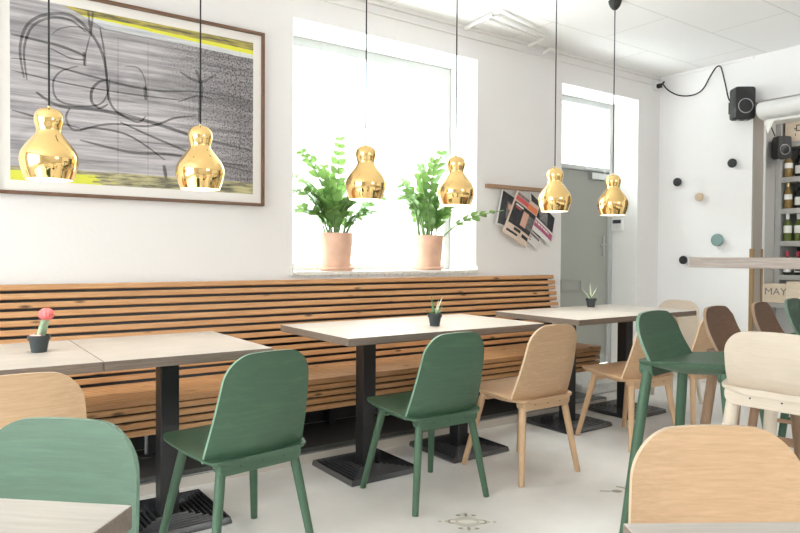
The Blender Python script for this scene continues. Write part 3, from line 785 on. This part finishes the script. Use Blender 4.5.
# ------------------------------------------------------------------ potted ZZ plants
def tube_pot(mb, r0, r1, h, th=.012, lip=.0, n=32):
    mb.lathe([(0, 0), (r0, 0), (r1, h-.03), (r1+lip, h-.03), (r1+lip, h), (r1-th, h), (r1-th, h-.03), (0, h-.032)], n)
def frond(mb, base, tip, ctrl, pairs, ls, rng):
    P = lambda t: base*(1-t)**2 + ctrl*2*t*(1-t) + tip*t*t
    pts = [P(k/12) for k in range(13)]
    mb.tube(pts, [.0062-.004*k/12 for k in range(13)], 7, mi=1)
    for k in range(pairs):
        t = .28+.70*k/(pairs-1); p = P(t); d = (P(min(1, t+.03))-P(t-.03)).normalized()
        side = d.cross(Vector((0, 0, 1)));
        if side.length < .2: side = d.cross(Vector((0, 1, 0)))
        side.normalize(); nrm = side.cross(d).normalized()
        a = rng.uniform(-.6, .6); side, nrm = side*math.cos(a)+nrm*math.sin(a), nrm*math.cos(a)-side*math.sin(a)
        L_ = ls*(1-.45*abs(t-.55)/.45*.8)*rng.uniform(.85, 1.1)
        for sg in (-1, 1):
            ax = (side*sg*.78 + d*.6 + nrm*rng.uniform(.05, .35)).normalized(); wv = ax.cross(nrm).normalized(); up_ = wv.cross(ax)
            rows = []
            for q, w in ((0, .06), (.12, .42), (.38, .74), (.65, .70), (.87, .38), (1, .03)):
                c = p + ax*L_*q - up_*(L_*.22*q*q); ww = w*L_*.5
                rows.append([c+wv*ww+up_*ww*.35, c, c-wv*ww+up_*ww*.35])
            mb.loft(rows, False, 0, closed=False)
def zz_plant(loc, seed, fr, label, ps=1.0):
    rng = random.Random(seed); t = empty('potted_plant', loc); tag(t, label, 'plant', 'potted plants on the window sill')
    mb = MB(); mb.lathe([(0, 0), (.108, 0), (.122, .020), (.120, .026), (.110, .022), (0, .012)], 36); mb.build('saucer', M['terracotta'], t, smooth=50)
    mb = MB(); mb.lathe([(r*ps, z*1.09) for r, z in [(0, .0), (.094, 0), (.112, .215), (.112, .222), (.103, .222), (.101, .195), (0, .195)]], 36, (0, 0, .0125)); mb.build('pot', M['terracotta'], t, smooth=50)
    mb = MB(); mb.lathe([(.1005*ps, .216), (.06, .222), (0, .224)], 24, (0, 0, .0125)); mb.build('soil', M['soil'], t)
    for i, (dx, dy, dz, bow) in enumerate(fr):
        a = rng.uniform(0, 2*PI); base = Vector((dx*.16+.025*math.cos(a), dy*.12+.025*math.sin(a), .205))
        tip = Vector((dx, dy, dz)); mid = (base+tip)/2
        ctrl = Vector((base.x+(tip.x-base.x)*.30, base.y+(tip.y-base.y)*.30, base.z+(tip.z-base.z)*.62+bow))
        mb = MB(); frond(mb, base, tip, ctrl, rng.choice((7, 8, 9)), rng.uniform(.07, .088), rng)
        mb.build('frond', [M['leaf'], M['stem']], t, smooth=60)
zz_plant((2.250, 3.925, 1.021), 11, [(-.31, .0, .52, .14), (-.30, -.08, .76, .12), (-.30, .04, .40, .12), (-.12, -.05, .62, .05), (.06, .06, .90, .03), (-.05, .08, .70, .03),
   (.10, -.06, .50, .06), (.35, -.05, .52, .04), (-.16, .08, .55, .06), (.20, .06, .66, .05), (-.22, .02, .38, .08), (.04, -.10, .46, .05), (.10, .09, .62, .04), (-.20, -.06, .50, .09), (-.08, -.10, .40, .06), (.16, .0, .36, .06), (-.28, .05, .62, .10), (.24, -.08, .40, .08)], 'green leafy plant in terracotta pot at the left of the window sill')
zz_plant((3.012, 3.915, 1.021), 23, [(-.32, -.06, .50, .22), (-.28, -.06, .60, .18), (-.05, .02, .76, .04), (.04, -.05, .84, .02), (.17, .05, .88, .03), (.10, -.08, .60, .04),
   (.46, -.31, .44, .05), (.22, -.04, .50, .05), (-.12, .08, .60, .05), (.02, .09, .64, .03), (-.16, .03, .48, .07), (.12, .08, .52, .05), (.08, .0, .40, .05), (-.06, -.09, .46, .05), (.16, -.06, .72, .04), (-.20, .05, .66, .08)], 'green leafy plant in terracotta pot at the right end of the window sill', 1.1)

# ------------------------------------------------------------------ small plants on the tables
def small_pot(t, r=.036, h=.062):
    mb = MB(); mb.lathe([(0, 0), (r*.72, 0), (r*.95, h*.72), (r*1.08, h*.72), (r*1.1, h), (r*.98, h), (r*.95, h*.8), (0, h*.8)], 28); mb.build('pot', M['greypot'], t, smooth=45)
    mb = MB(); mb.lathe([(r*.95, h*.82), (r*.5, h*.88), (0, h*.9)], 20); mb.build('soil', M['soil'], t)
c = empty('potted_cactus', (.345, 2.895, .747)); tag(c, 'small grafted cactus with round pink head in dark pot on left table', 'plant')
small_pot(c, .037, .066)
mb = MB(); n = 9; rings = []
for k in range(9):
    q = k/8; rr = .0165*(1-.12*q)*(1 if k < 8 else .7); cx, cz = .022*q, .05+.078*q
    rings.append([Vector((cx+rr*(1+.16*math.cos(3*2*PI*j/24))*math.cos(2*PI*j/24), rr*(1+.16*math.cos(3*2*PI*j/24))*math.sin(2*PI*j/24), cz)) for j in range(24)])
mb.loft(rings); mb.build('stem', M['cactus'], c, smooth=60)
mb = MB(); rings = []
for k in range(13):
    ph = -PI/2+PI*k/12; rings.append([Vector((.025+.026*math.cos(ph)*(1+.10*math.cos(10*2*PI*j/60))*math.cos(2*PI*j/60), .026*math.cos(ph)*(1+.10*math.cos(10*2*PI*j/60))*math.sin(2*PI*j/60), .145+.025*math.sin(ph))) for j in range(60)])
mb.loft(rings); mb.build('pink_head', M['cactus_red'], c, smooth=60)
mb = MB(); rng = random.Random(2)
for k in range(14):
    a = rng.uniform(2.4, 4.8); r_ = rng.uniform(.020, .030); mb.lathe([(0, -.004), (.005, -.002), (.006, .001), (.003, .005), (0, .006)], 7, (r_*math.cos(a), r_*math.sin(a), .064))
mb.build('gravel', M['pebble'], c)
def aloe(loc, leaves, label, mats):
    t = empty('potted_succulent', loc); tag(t, label, 'plant', 'small succulents on the tables'); small_pot(t, .036, .066)
    for (dx, dy, dz, w, mm) in [(a*1.15, b, c_*1.15, w*1.1, m_) for a, b, c_, w, m_ in leaves]:
        mb = MB(); rings = []
        for k in range(8):
            q = k/7; p = Vector((dx*q**1.25+dx*.1, dy*q**1.25+dy*.1, .055+dz*q)); ww = w*(1-q)**.75+.0006
            d = Vector((dx, dy, dz)).normalized(); s = d.cross(Vector((0, 0, 1))); s = s.normalized() if s.length > .1 else Vector((1, 0, 0)); nn = s.cross(d)
            rings.append([p+s*ww*math.cos(2*PI*j/8)+nn*ww*.45*math.sin(2*PI*j/8) for j in range(8)])
        mb.loft(rings); mb.build('leaf', M[mm], t, smooth=60)
aloe((2.232, 2.825, .747), [(-.065, 0, .035, .010, 'aloe'), (-.030, -.01, .105, .008, 'aloe'), (.055, .02, .085, .008, 'aloe_pale'), (.035, -.02, .055, .009, 'aloe'), (.0, .03, .06, .010, 'aloe'), (-.04, -.03, .04, .010, 'aloe'), (.045, -.01, .03, .009, 'aloe'), (.02, .0, .075, .007, 'aloe_pale')],
     'small dark succulent in black pot on the middle table', None)
aloe((4.055, 3.245, .747), [(-.085, 0, .075, .011, 'aloe_pale'), (-.012, 0, .11, .010, 'aloe_pale'), (.055, 0, .085, .012, 'aloe_pale'), (-.045, -.02, .05, .010, 'aloe'), (.035, .02, .05, .012, 'aloe'), (.02, -.03, .065, .010, 'aloe')],
     'small pale succulent in dark pot on the far table before the door', None)

# ------------------------------------------------------------------ newspaper rack and papers
mb = MB(); mb.box(3.462, 4.34, YW-.050, YW-.001, 1.646, 1.674)
o = mb.build('newspaper_rail', M['oakdark_v'], bevel=.003); tag(o, 'brown wooden rail on the wall with newspapers hanging from it', 'rail')
def paper(name, quad, y, stripes, label, base, th=.006):
    """quad: top-left, top-right, bottom-right, bottom-left as (x,z) on the wall; stripes: (u0,u1,v0,v1,mat) with v downwards"""
    mats = [base]; mb = MB()
    q = [Vector((a, 0, b)) for a, b in quad]; c0 = Vector((q[0].x, y, q[0].z))
    def P(u, v, dy): p = (q[0]*(1-u)+q[1]*u)*(1-v)+(q[3]*(1-u)+q[2]*u)*v; p.y = dy + .012*math.sin(u*PI)*-1*v - .01*v; return p - Vector((c0.x, 0, c0.z))
    def sheet(u0, u1, v0, v1, dy, mi, thick):
        nu = 8; rows_f = [[P(u0+(u1-u0)*i/nu, v0+(v1-v0)*j/6, dy) for i in range(nu+1)] for j in range(7)]
        if thick:
            rows_b = [[p+Vector((0, thick, 0)) for p in r] for r in rows_f]
            ring = [[*rf, *reversed(rb)] for rf, rb in zip(rows_f, rows_b)]; mb.loft(ring, True, mi)
        else: mb.loft(rows_f, False, mi, closed=False)
    sheet(0, 1, 0, 1, -th/2, 0, th)
    for (u0, u1, v0, v1, mm) in stripes:
        if mm not in mats: mats.append(mm)
        sheet(u0, u1, v0, v1, -th/2-.0012-.0002*len(mats), mats.index(mm), 0)
    o = mb.build(name, mats, smooth=30); o.location = (c0.x, y, c0.z)
    tag(o, label, 'newspaper', 'newspapers on the wall rail')
paper('newspaper', [(3.62, 1.645), (3.76, 1.585), (3.70, 1.33), (3.545, 1.375)], 3.752, [(.05, .95, .03, .97, M['ink']), (.45, .9, .25, .75, M['ink_grey']), (.55, .85, .3, .45, M['ink_skin'])], 'dark newspaper half hidden at the left of the wall rail', M['news_white'])
paper('newspaper', [(3.86, 1.643), (4.20, 1.44), (4.02, 1.175), (3.76, 1.325)], 3.767, [(.08, .9, .62, .70, M['ink']), (.08, .9, .74, .80, M['ink_grey']), (.08, .6, .84, .87, M['ink_grey']), (.08, .6, .91, .94, M['ink_grey'])], 'white newspaper with black headlines, lowest and behind the others', M['news_white'])
paper('newspaper', [(3.915, 1.643), (4.215, 1.438), (4.148, 1.205), (3.935, 1.335)], 3.747, [(.03, .97, .02, .55, M['ink']), (.35, .7, .12, .5, M['ink_grey']), (.02, .98, .62, .84, M['ink_plum']), (.1, .8, .66, .72, M['news_white'])], 'newspaper with dark picture and plum red band, right of the tan one', M['news_white'])
paper('newspaper', [(3.764, 1.644), (4.01, 1.518), (3.845, 1.195), (3.597, 1.315)], 3.732,
      [(.04, .55, .03, .09, M['ink_grey']), (.03, .58, .10, .20, M['ink_red']), (.55, .97, .09, .22, M['ink_orange']), (.04, .97, .24, .74, M['ink']), (.10, .42, .27, .31, M['news_white']), (.12, .36, .33, .36, M['ink_red']), (.46, .70, .32, .66, M['ink_skin']), (.70, .95, .34, .64, M['ink_grey']),
       (.30, .58, .765, .83, M['ink']), (.06, .5, .88, .93, M['ink']), (.66, .95, .80, .88, M['ink'])], 'tan newspaper in front with red masthead and dark cover photo', M['newsprint'], .009)

# ------------------------------------------------------------------ end wall: round hooks, speakers, cable
for (y, z, d, mm, lab) in [(3.049, 1.94, .078, 'dotblack', 'topmost black round wall hook, under the speaker'), (3.564, 1.821, .078, 'dotblack', 'black round wall hook nearest the corner, upper left'),
                       (3.346, 1.668, .076, 'dotoak', 'beige wooden round wall hook'), (3.173, 1.278, .112, 'dotgreen', 'large sage green round wall hook'), (3.494, 1.099, .078, 'dotblack', 'lowest black round wall hook, at the end of the bar board')]:
    t = empty('wall_hook', (XE, y, z)); tag(t, lab, 'hook', 'round hooks on the end wall'); r = d/2
    mb = MB(); rings = []
    for rr, x in ((.35, -.002), (.38, -.018), (.92, -.024), (1, -.032), (1, -.040), (.93, -.048), (.6, -.0515), (.02, -.052)):
        rings.append([Vector((x, r*rr*math.cos(2*PI*k/28), r*rr*math.sin(2*PI*k/28))) for k in range(28)])
    mb.loft(rings); mb.build('knob', M[mm], t, smooth=50)
    mb = MB(); rings = [[Vector((x, .013*math.cos(2*PI*k/14), .013*math.sin(2*PI*k/14))) for k in range(14)] for x in (0, -.004)]; mb.loft(rings); mb.build('wall_plate', M['metal'], t)
def speaker(loc, rz, sc, label, tilt=0):
    t = empty('wall_speaker', loc, rz); t.rotation_euler = (R(tilt), 0, rz); tag(t, label, 'speaker', 'black wall speakers'); w, d, h = .085*sc, .09*sc, .135*sc
    mb = MB(); rings = []
    for y, k in ((-d, .93), (-d+.01, 1), (d*.2, 1), (d, .62)):
        pts = []
        for cx, cz, a0 in ((1, 1, 0), (-1, 1, 90), (-1, -1, 180), (1, -1, 270)):
            for j in range(4): a = R(a0+30*j); rr = .022*sc; pts.append(Vector((cx*(w*k-rr)+rr*math.cos(a), y, cz*(h*(.5+.5*k)-rr)+rr*math.sin(a))))
        rings.append(pts)
    mb.loft(rings); mb.build('cabinet', M['blackplastic'], t, smooth=40)
    def disc(name, r0, r1, z, y0, y1, mat):
        mb = MB(); rings = [[Vector((r*math.cos(2*PI*k/32), y, z+r*math.sin(2*PI*k/32))) for k in range(32)] for r, y in ((r0, y0), (r0, y1), (r1, y1), (r1, y0))]
        mb.loft(rings+[rings[0]], False); mb.build(name, mat, t, smooth=30)
    disc('trim_ring', .062*sc, .056*sc, -.028*sc, -d+.004, -d-.004, M['metal'])
    mb = MB(); rings = [[Vector((r*math.cos(2*PI*k/28), y, -.028*sc+r*math.sin(2*PI*k/28))) for k in range(28)] for r, y in ((.056*sc, -d+.002), (.050*sc, -d-.001), (.02*sc, -d+.0), (.003, -d-.003))]
    mb.loft(rings); mb.build('driver_cone', M['dotblack'], t)
    mb = MB(); mb.lathe([(0, -.002), (.022*sc, 0), (.018*sc, .004), (0, .004)], 20, (0, 0, 0))
    o = mb.build('tweeter', M['dotblack'], t); o.rotation_euler = (PI/2, 0, 0); o.location = (0, -d+.002, .085*sc)
    mb = MB(); mb.box(-.02*sc, .02*sc, d*.9, d+.06, -.02*sc, .02*sc); mb.box(-.035*sc, .035*sc, d+.05, d+.065, -.05*sc, .05*sc); mb.build('wall_bracket', M['blackplastic'], t)
    mb = MB()
    for x in (-.035*sc, .03*sc): mb.tube([(x, -d*.3, -h), (x, -d*.3, -h-.01)], .013*sc, 10)
    mb.build('terminal', M['metal'], t)
    return t
speaker((5.555, 2.925, 2.405), R(-38), .98, 'black speaker high on the white end wall above the hooks')
speaker((6.01, 2.815, 2.072), R(-32), .72, 'smaller black speaker in the wine room opening beside the shelves')
def smoothpts(P, n=6):
    P = [Vector(p) for p in P]; Q = []
    for i in range(len(P)-1):
        a, b, c, d = P[max(i-1, 0)], P[i], P[i+1], P[min(i+2, len(P)-1)]
        for s in range(n):
            s /= n; Q.append(.5*((2*b)+(c-a)*s+(2*a-5*b+4*c-d)*s*s+(3*b-a-3*c+d)*s**3))
    Q.append(P[-1]); return Q
mb = MB(); mb.tube(smoothpts([(5.655, 3.72, 2.755), (5.66, 3.669, 2.69), (5.665, 3.586, 2.632), (5.67, 3.496, 2.603), (5.67, 3.398, 2.60), (5.67, 3.323, 2.639), (5.665, 3.259, 2.732), (5.66, 3.204, 2.795), (5.66, 3.165, 2.796), (5.66, 3.145, 2.742), (5.66, 3.115, 2.62), (5.62, 3.06, 2.48), (5.60, 2.99, 2.43)]), .006, 8)
o = mb.build('speaker_cable', M['cord']); tag(o, 'black cable looping along the wall top to the upper speaker', 'cable')
mb = MB(); mb.tube(smoothpts([(5.61, 2.865, 2.37), (5.63, 2.835, 2.345), (5.60, 2.80, 2.33), (5.75, 2.79, 2.29), (5.90, 2.85, 2.27), (6.00, 2.855, 2.18)]), .0045, 8)
o = mb.build('speaker_cable', M['cord']); tag(o, 'thin black cable between the two speakers', 'cable')
t = empty('wall_socket', (5.62, YW, 2.745)); tag(t, 'small white socket in the room corner with black plug', 'socket')
mb = MB(); mb.box(-.045, .045, -.03, -.001, -.045, .04); mb.build('socket_box', M['white_plastic'], t, bevel=.004)
mb = MB(); mb.tube([(.0, -.03, -.01), (.0, -.065, -.01)], .022, 12); mb.tube(smoothpts([(0, -.06, -.01), (.02, -.075, .02), (.04, -.07, .03), (.04, -.055, .01)]), .006, 8); mb.build('plug', M['blackplastic'], t)
t = empty('wall_keypad', (DX1-.007, 3.985, 1.43)); tag(t, 'small white alarm keypad on the door recess', 'keypad')
mb = MB(); mb.box(-.022, -.0, -.062, .062, -.062, .062); mb.build('housing', M['white_plastic'], t, bevel=.005)
mb = MB(); mb.box(-.0235, -.022, -.046, .046, .012, .046); mb.build('display', M['ink'], t, smooth=0)
mb = MB()
for r_ in range(3):
    for c_ in range(3): mb.box(-.0245, -.022, -.044+.032*c_, -.020+.032*c_, -.05+.019*r_, -.037+.019*r_)
mb.build('keys', M['trim'], t, smooth=0)

# white lamp housing above the opening
t = empty('air_curtain', (5.60, 2.21, 2.325)); tag(t, 'white housing mounted above the opening to the wine shelf', 'housing')
mb = MB(); pts = []
for k in range(9):
    a = R(90+20*k) ; pts.append((-.01+.085*math.cos(a)*1.1, .005+.07*math.sin(a)))
pts += [(.095, -.085), (.095, .075)]
mb.loft([[Vector((x, y, z)) for x, z in pts] for y in (-1.25, .56)]); mb.build('housing', M['white_plastic'], t, smooth=35)
mb = MB(); mb.box(-.07, .09, -1.24, .50, -.105, -.083); mb.build('outlet_grille', M['trim'], t, smooth=0, bevel=.004)
mb = MB(); mb.add([(-.09, .50, -.10), (-.09, .42, -.10), (-.09, .47, -.20), (-.082, .50, -.10), (-.082, .42, -.10), (-.082, .47, -.20)], [(0, 1, 2), (5, 4, 3), (0, 2, 5, 3), (1, 0, 3, 4), (2, 1, 4, 5)]); mb.build('hanging_tag', M['label'], t, smooth=0)

# ------------------------------------------------------------------ wine shelf
SX0, SX1, SY0, SY1 = 6.10, 6.42, 1.75, 2.892
ws = empty('wine_shelf', (6.26, 2.32, 0)); tag(ws, 'grey shelving unit full of wine bottles behind the opening', 'shelf')
def relw(o): o.location = Vector((-6.26, -2.32, 0))
mb = MB(); mb.box(SX0-.005, SX1, SY1-.045, SY1, 0, 2.42); relw(mb.build('side_panel', M['shelf'], ws, smooth=0, bevel=.002))
mb = MB(); mb.box(SX0-.005, SX1, SY0, SY0+.04, 0, 2.42); relw(mb.build('side_panel', M['shelf'], ws, smooth=0, bevel=.002))
mb = MB(); mb.box(SX1-.01, SX1+.005, SY0+.04, SY1-.045, .02, 2.4); relw(mb.build('back_panel', M['shelf_dark'], ws, smooth=0))
SHZ = [.42, .735, .975, 1.272, 1.555, 1.828, 2.132]
for z in SHZ:
    mb = MB(); th = .045
    mb.box(SX0, SX1-.01, SY0+.04, SY1-.045, z-th, z); relw(mb.build('shelf_board', M['shelf'] , ws, smooth=0, bevel=.002))
def make_bottle(gl, foil, lz=(.045, .115), red=False):
    b = empty('wine_bottle')
    mb = MB(); mb.lathe([(0, 0), (.031, 0), (.033, .004), (.033, .135), (.030, .152), (.018, .172), (.0125, .185), (.0125, .235), (.0145, .237), (.0145, .244), (0, .244)], 20); mb.build('glass_body', gl, b, smooth=45)
    mb = MB(); mb.lathe([(.0336, lz[0]), (.0336, lz[1])], 20); mb.build('label_band', M['label'] if not red else M['redlabel'], b, smooth=45)
    mb = MB(); mb.lathe([(.0132, .19), (.0152, .236), (.0152, .2445), (0, .245)], 16); mb.build('capsule', foil, b, smooth=45)
    return b
bp = [make_bottle(M['bottle_gold'], M['goldfoil'], (.08, .125)), make_bottle(M['bottle'], M['blackplastic'], (.03, .10)), make_bottle(M['bottle_green'], M['label'], (.07, .135)), make_bottle(M['bottle'], M['redlabel'], (.03, .1))]
used = [False]*4
rows = [(1.828, [0, 1, 0, 1, 1, 0, 1, 0, 1, 1], 'gold-capped', 'top bottle row'), (1.555, [0, 1, 1, 1, 1, 1, 0, 1, 1, 1], 'dark', 'middle bottle row'), (1.272, [2, 2, 1, 1, 2, 1, 2, 1, 1, 2], 'green', 'lower bottle row'), (.975, [3, 3, 1, 3, 1, 3, 3, 1, 3, 1], 'red', 'lowest bottle row')]
names = {0: 'amber bottle with gold foil neck', 1: 'dark bottle with white label', 2: 'green glass bottle with white label', 3: 'dark bottle with red capsule'}
rowl = {1.828: 'on the top bottle shelf', 1.555: 'on the second bottle shelf', 1.272: 'on the third bottle shelf', .975: 'on the lowest bottle shelf'}
ordn = ['first', 'second', 'third', 'fourth', 'fifth', 'sixth', 'seventh', 'eighth', 'ninth', 'tenth']
for z, ks, _, _ in rows:
    for i, k in enumerate(ks):
        if i > 6: break
        b = bp[k] if not used[k] else copy_tree(bp[k]); used[k] = True
        b.location = (SX0+.05+(i % 2)*.035, SY1-.085-i*.073, z); b.rotation_euler = (0, 0, i*1.3)
        if z == .975: b.scale = (.85, .85, .85)
        tag(b, '%s, %s from the left %s' % (names[k], ordn[i], rowl[z]), 'bottle', 'wine bottles on the shelf')
def crate(loc, w, d, h, rz, label, text=None, mark=False):
    t = empty('wine_crate', loc, rz); tag(t, label, 'crate', 'wooden wine crates on the shelf')
    mb = MB(); k = .012
    mb.box(-w/2, w/2, -d/2, -d/2+k, 0, h); mb.box(-w/2, w/2, d/2-k, d/2, 0, h); mb.box(-w/2, -w/2+k, -d/2+k, d/2-k, 0, h); mb.box(w/2-k, w/2, -d/2+k, d/2-k, 0, h); mb.box(-w/2+k, w/2-k, -d/2+k, d/2-k, 0, k)
    mb.build('body', M['crate'], t, smooth=0, bevel=.002)
    mb = MB(); mb.box(-w/2+k, w/2-k, -d/2+k, d/2-k, h-k, h-.002); mb.build('lid', M['crate'], t, smooth=0)
    if text:
        cu = bpy.data.curves.new('lettering', 'FONT'); cu.body = text; cu.size = .085; cu.align_x = 'CENTER'; cu.extrude = .0006
        tmp = bpy.data.objects.new('lettering_curve', cu); COL.objects.link(tmp); bpy.context.view_layer.update()
        me = bpy.data.meshes.new_from_object(tmp.evaluated_get(bpy.context.evaluated_depsgraph_get())); me.materials.clear(); me.materials.append(M['ink_grey'])
        bpy.data.objects.remove(tmp); o = bpy.data.objects.new('lettering', me); COL.objects.link(o); o.parent = t; o.location = (0, -d/2-.001, h*.42); o.rotation_euler = (PI/2, 0, 0)
    if mark:
        mb = MB(); y = -d/2-.0012
        for (x0, x1, z0, z1) in ((-.035, .035, .13, .137), (-.035, .035, .083, .09), (-.035, -.028, .09, .13), (.028, .035, .09, .13), (-.05, -.038, .10, .112), (-.042, -.036, .045, .065)):
            mb.box(x0, x1, y, y+.001, z0, z1)
        mb.build('stamped_mark', M['ink'], t, smooth=0)
crate((6.215, 2.70, 2.134), .25, .20, .225, R(-90), 'pine wine crate with stamped square mark on the topmost shelf', None, True)
crate((5.99, 2.80, .74), .20, .16, .160, R(-82), 'pale box with large dark letters left of a smaller wooden box', 'MAY')
crate((5.965, 2.63, .74), .13, .14, .185, R(-90), 'small brown wooden box right of the lettered box')
mb = MB(); mb.box(5.895, 6.09, 1.9, 2.885, .70, .738); mb.box(6.06, 6.085, 1.9, 2.885, 0, .70); mb.box(5.90, 6.06, 2.855, 2.883, 0, .70); mb.box(5.90, 6.06, 1.9, 1.93, 0, .70)
o = mb.build('side_counter', M['shelf'], smooth=0, bevel=.003); tag(o, 'low grey counter carrying the lettered box before the wine shelf', 'counter')

# ------------------------------------------------------------------ street outside
mb = MB(); mb.box(-30, 40, YO+.0, 40, -.35, -.2); struct(mb, 'ground_street', M['street'], smooth=0)
mb = MB(); mb.box(-22, 34, 15, 16, -.2, 12); fac = mb.build('street_building', M['facade'], smooth=0); tag(fac, 'pale building across the street, washed out in the window', 'building')
for i in range(12):
    for j in range(3):
        x = -16+i*3.6; z = .9+j*3.6
        mb = MB(); mb.box(x, x+1.5, 14.97, 15.01, z, z+2.1); w = mb.build('window', M['facade_glass'], fac, smooth=0)
carx, cary = 5.4, 8.4
t = empty('car', (carx, cary, -.2)); tag(t, 'pale parked car washed out behind the window', 'car')
prof = [(-2.1, .35), (-2.15, .62), (-2.0, .86), (-1.2, .95), (-.75, 1.32), (-.2, 1.46), (.6, 1.46), (1.2, 1.28), (1.75, .98), (2.05, .9), (2.12, .6), (2.05, .35)]
mb = MB(); rings = []
for y, k in ((-.82, .93), (-.74, 1), (.74, 1), (.82, .93)): rings.append([Vector((x*(.98 if k < 1 else 1), y*(1 if z < 1 else .82), .3+(z-.3)*k)) for x, z in prof])
mb.loft(rings); mb.build('body', M['car'], t, smooth=40, bevel=.03)
mb = MB(); gp = [(-1.05, .99), (-.66, 1.30), (-.15, 1.39), (.55, 1.39), (1.05, 1.24), (1.45, 1.0)]
mb.loft([[Vector((x, y, z)) for x, z in gp] for y in (-.80, .80)]); mb.build('side_glass', M['car_glass'], t, smooth=0)
for x in (-1.3, 1.35):
    for y in (-.78, .62):
        mb = MB(); rings = [[Vector((x+r*math.cos(2*PI*k/24), yy, .31+r*math.sin(2*PI*k/24))) for k in range(24)] for r, yy in ((.2, y), (.31, y+.01), (.31, y+.15), (.2, y+.16))]; mb.loft(rings); mb.build('wheel', M['tyre'], t)

# ------------------------------------------------------------------ light
W = bpy.data.worlds.new('sky'); S.world = W; W.use_nodes = True
bg = W.node_tree.nodes['Background']; bg.inputs['Strength'].default_value = 1.0
_n = W.node_tree.nodes; _l = W.node_tree.links
_tc = _n.new('ShaderNodeTexCoord'); _sp = _n.new('ShaderNodeSeparateXYZ'); _l.new(_tc.outputs['Generated'], _sp.inputs[0])
_rp = _n.new('ShaderNodeValToRGB'); _e = _rp.color_ramp.elements            # bright overcast sky: zenith about three times the horizon
_e[0].position = 0.0; _e[0].color = (.33, .335, .34, 1); _e[1].position = .8; _e[1].color = (.95, .98, 1.0, 1)
_ml = _n.new('ShaderNodeVectorMath'); _ml.operation = 'SCALE'; _ml.inputs['Scale'].default_value = 11.0
_l.new(_sp.outputs['Z'], _rp.inputs['Fac']); _l.new(_rp.outputs['Color'], _ml.inputs[0]); _l.new(_ml.outputs[0], bg.inputs['Color'])
def area(name, loc, rot, sx, sy, power, col=(1, 1, 1), portal=False):
    l = bpy.data.lights.new(name, 'AREA'); l.shape = 'RECTANGLE'; l.size = sx; l.size_y = sy; l.energy = power; l.color = col
    o = bpy.data.objects.new(name, l); COL.objects.link(o); o.location = loc; o.rotation_euler = rot
    if portal: l.cycles.is_portal = True
    return o
# sky portals in the window, the door transom and the added openings
area('sky_portal', ((WX0+WX1)/2, 4.18, 1.8), (R(-90), 0, 0), 1.5, 1.55, 1, portal=True)
area('sky_portal', ((DX0+DX1)/2, 4.18, 2.24), (R(-90), 0, 0), .95, .56, 1, portal=True)
for a, b in LW_ADDED: area('sky_portal', (XL-.17, (a+b)/2, 1.5), (0, R(-90), 0), 2.0, b-a-.1, 1, portal=True)
for a, b in BW_ADDED: area('sky_portal', ((a+b)/2, YB-.17, 1.9), (R(90), 0, 0), b-a-.1, 1.25, 1, portal=True)
# unseen fill light added to brighten the wine room
area('wine_room_fill', (6.0, 1.9, 2.57), (0, 0, 0), .3, 1.2, 5, (1, .95, .88))
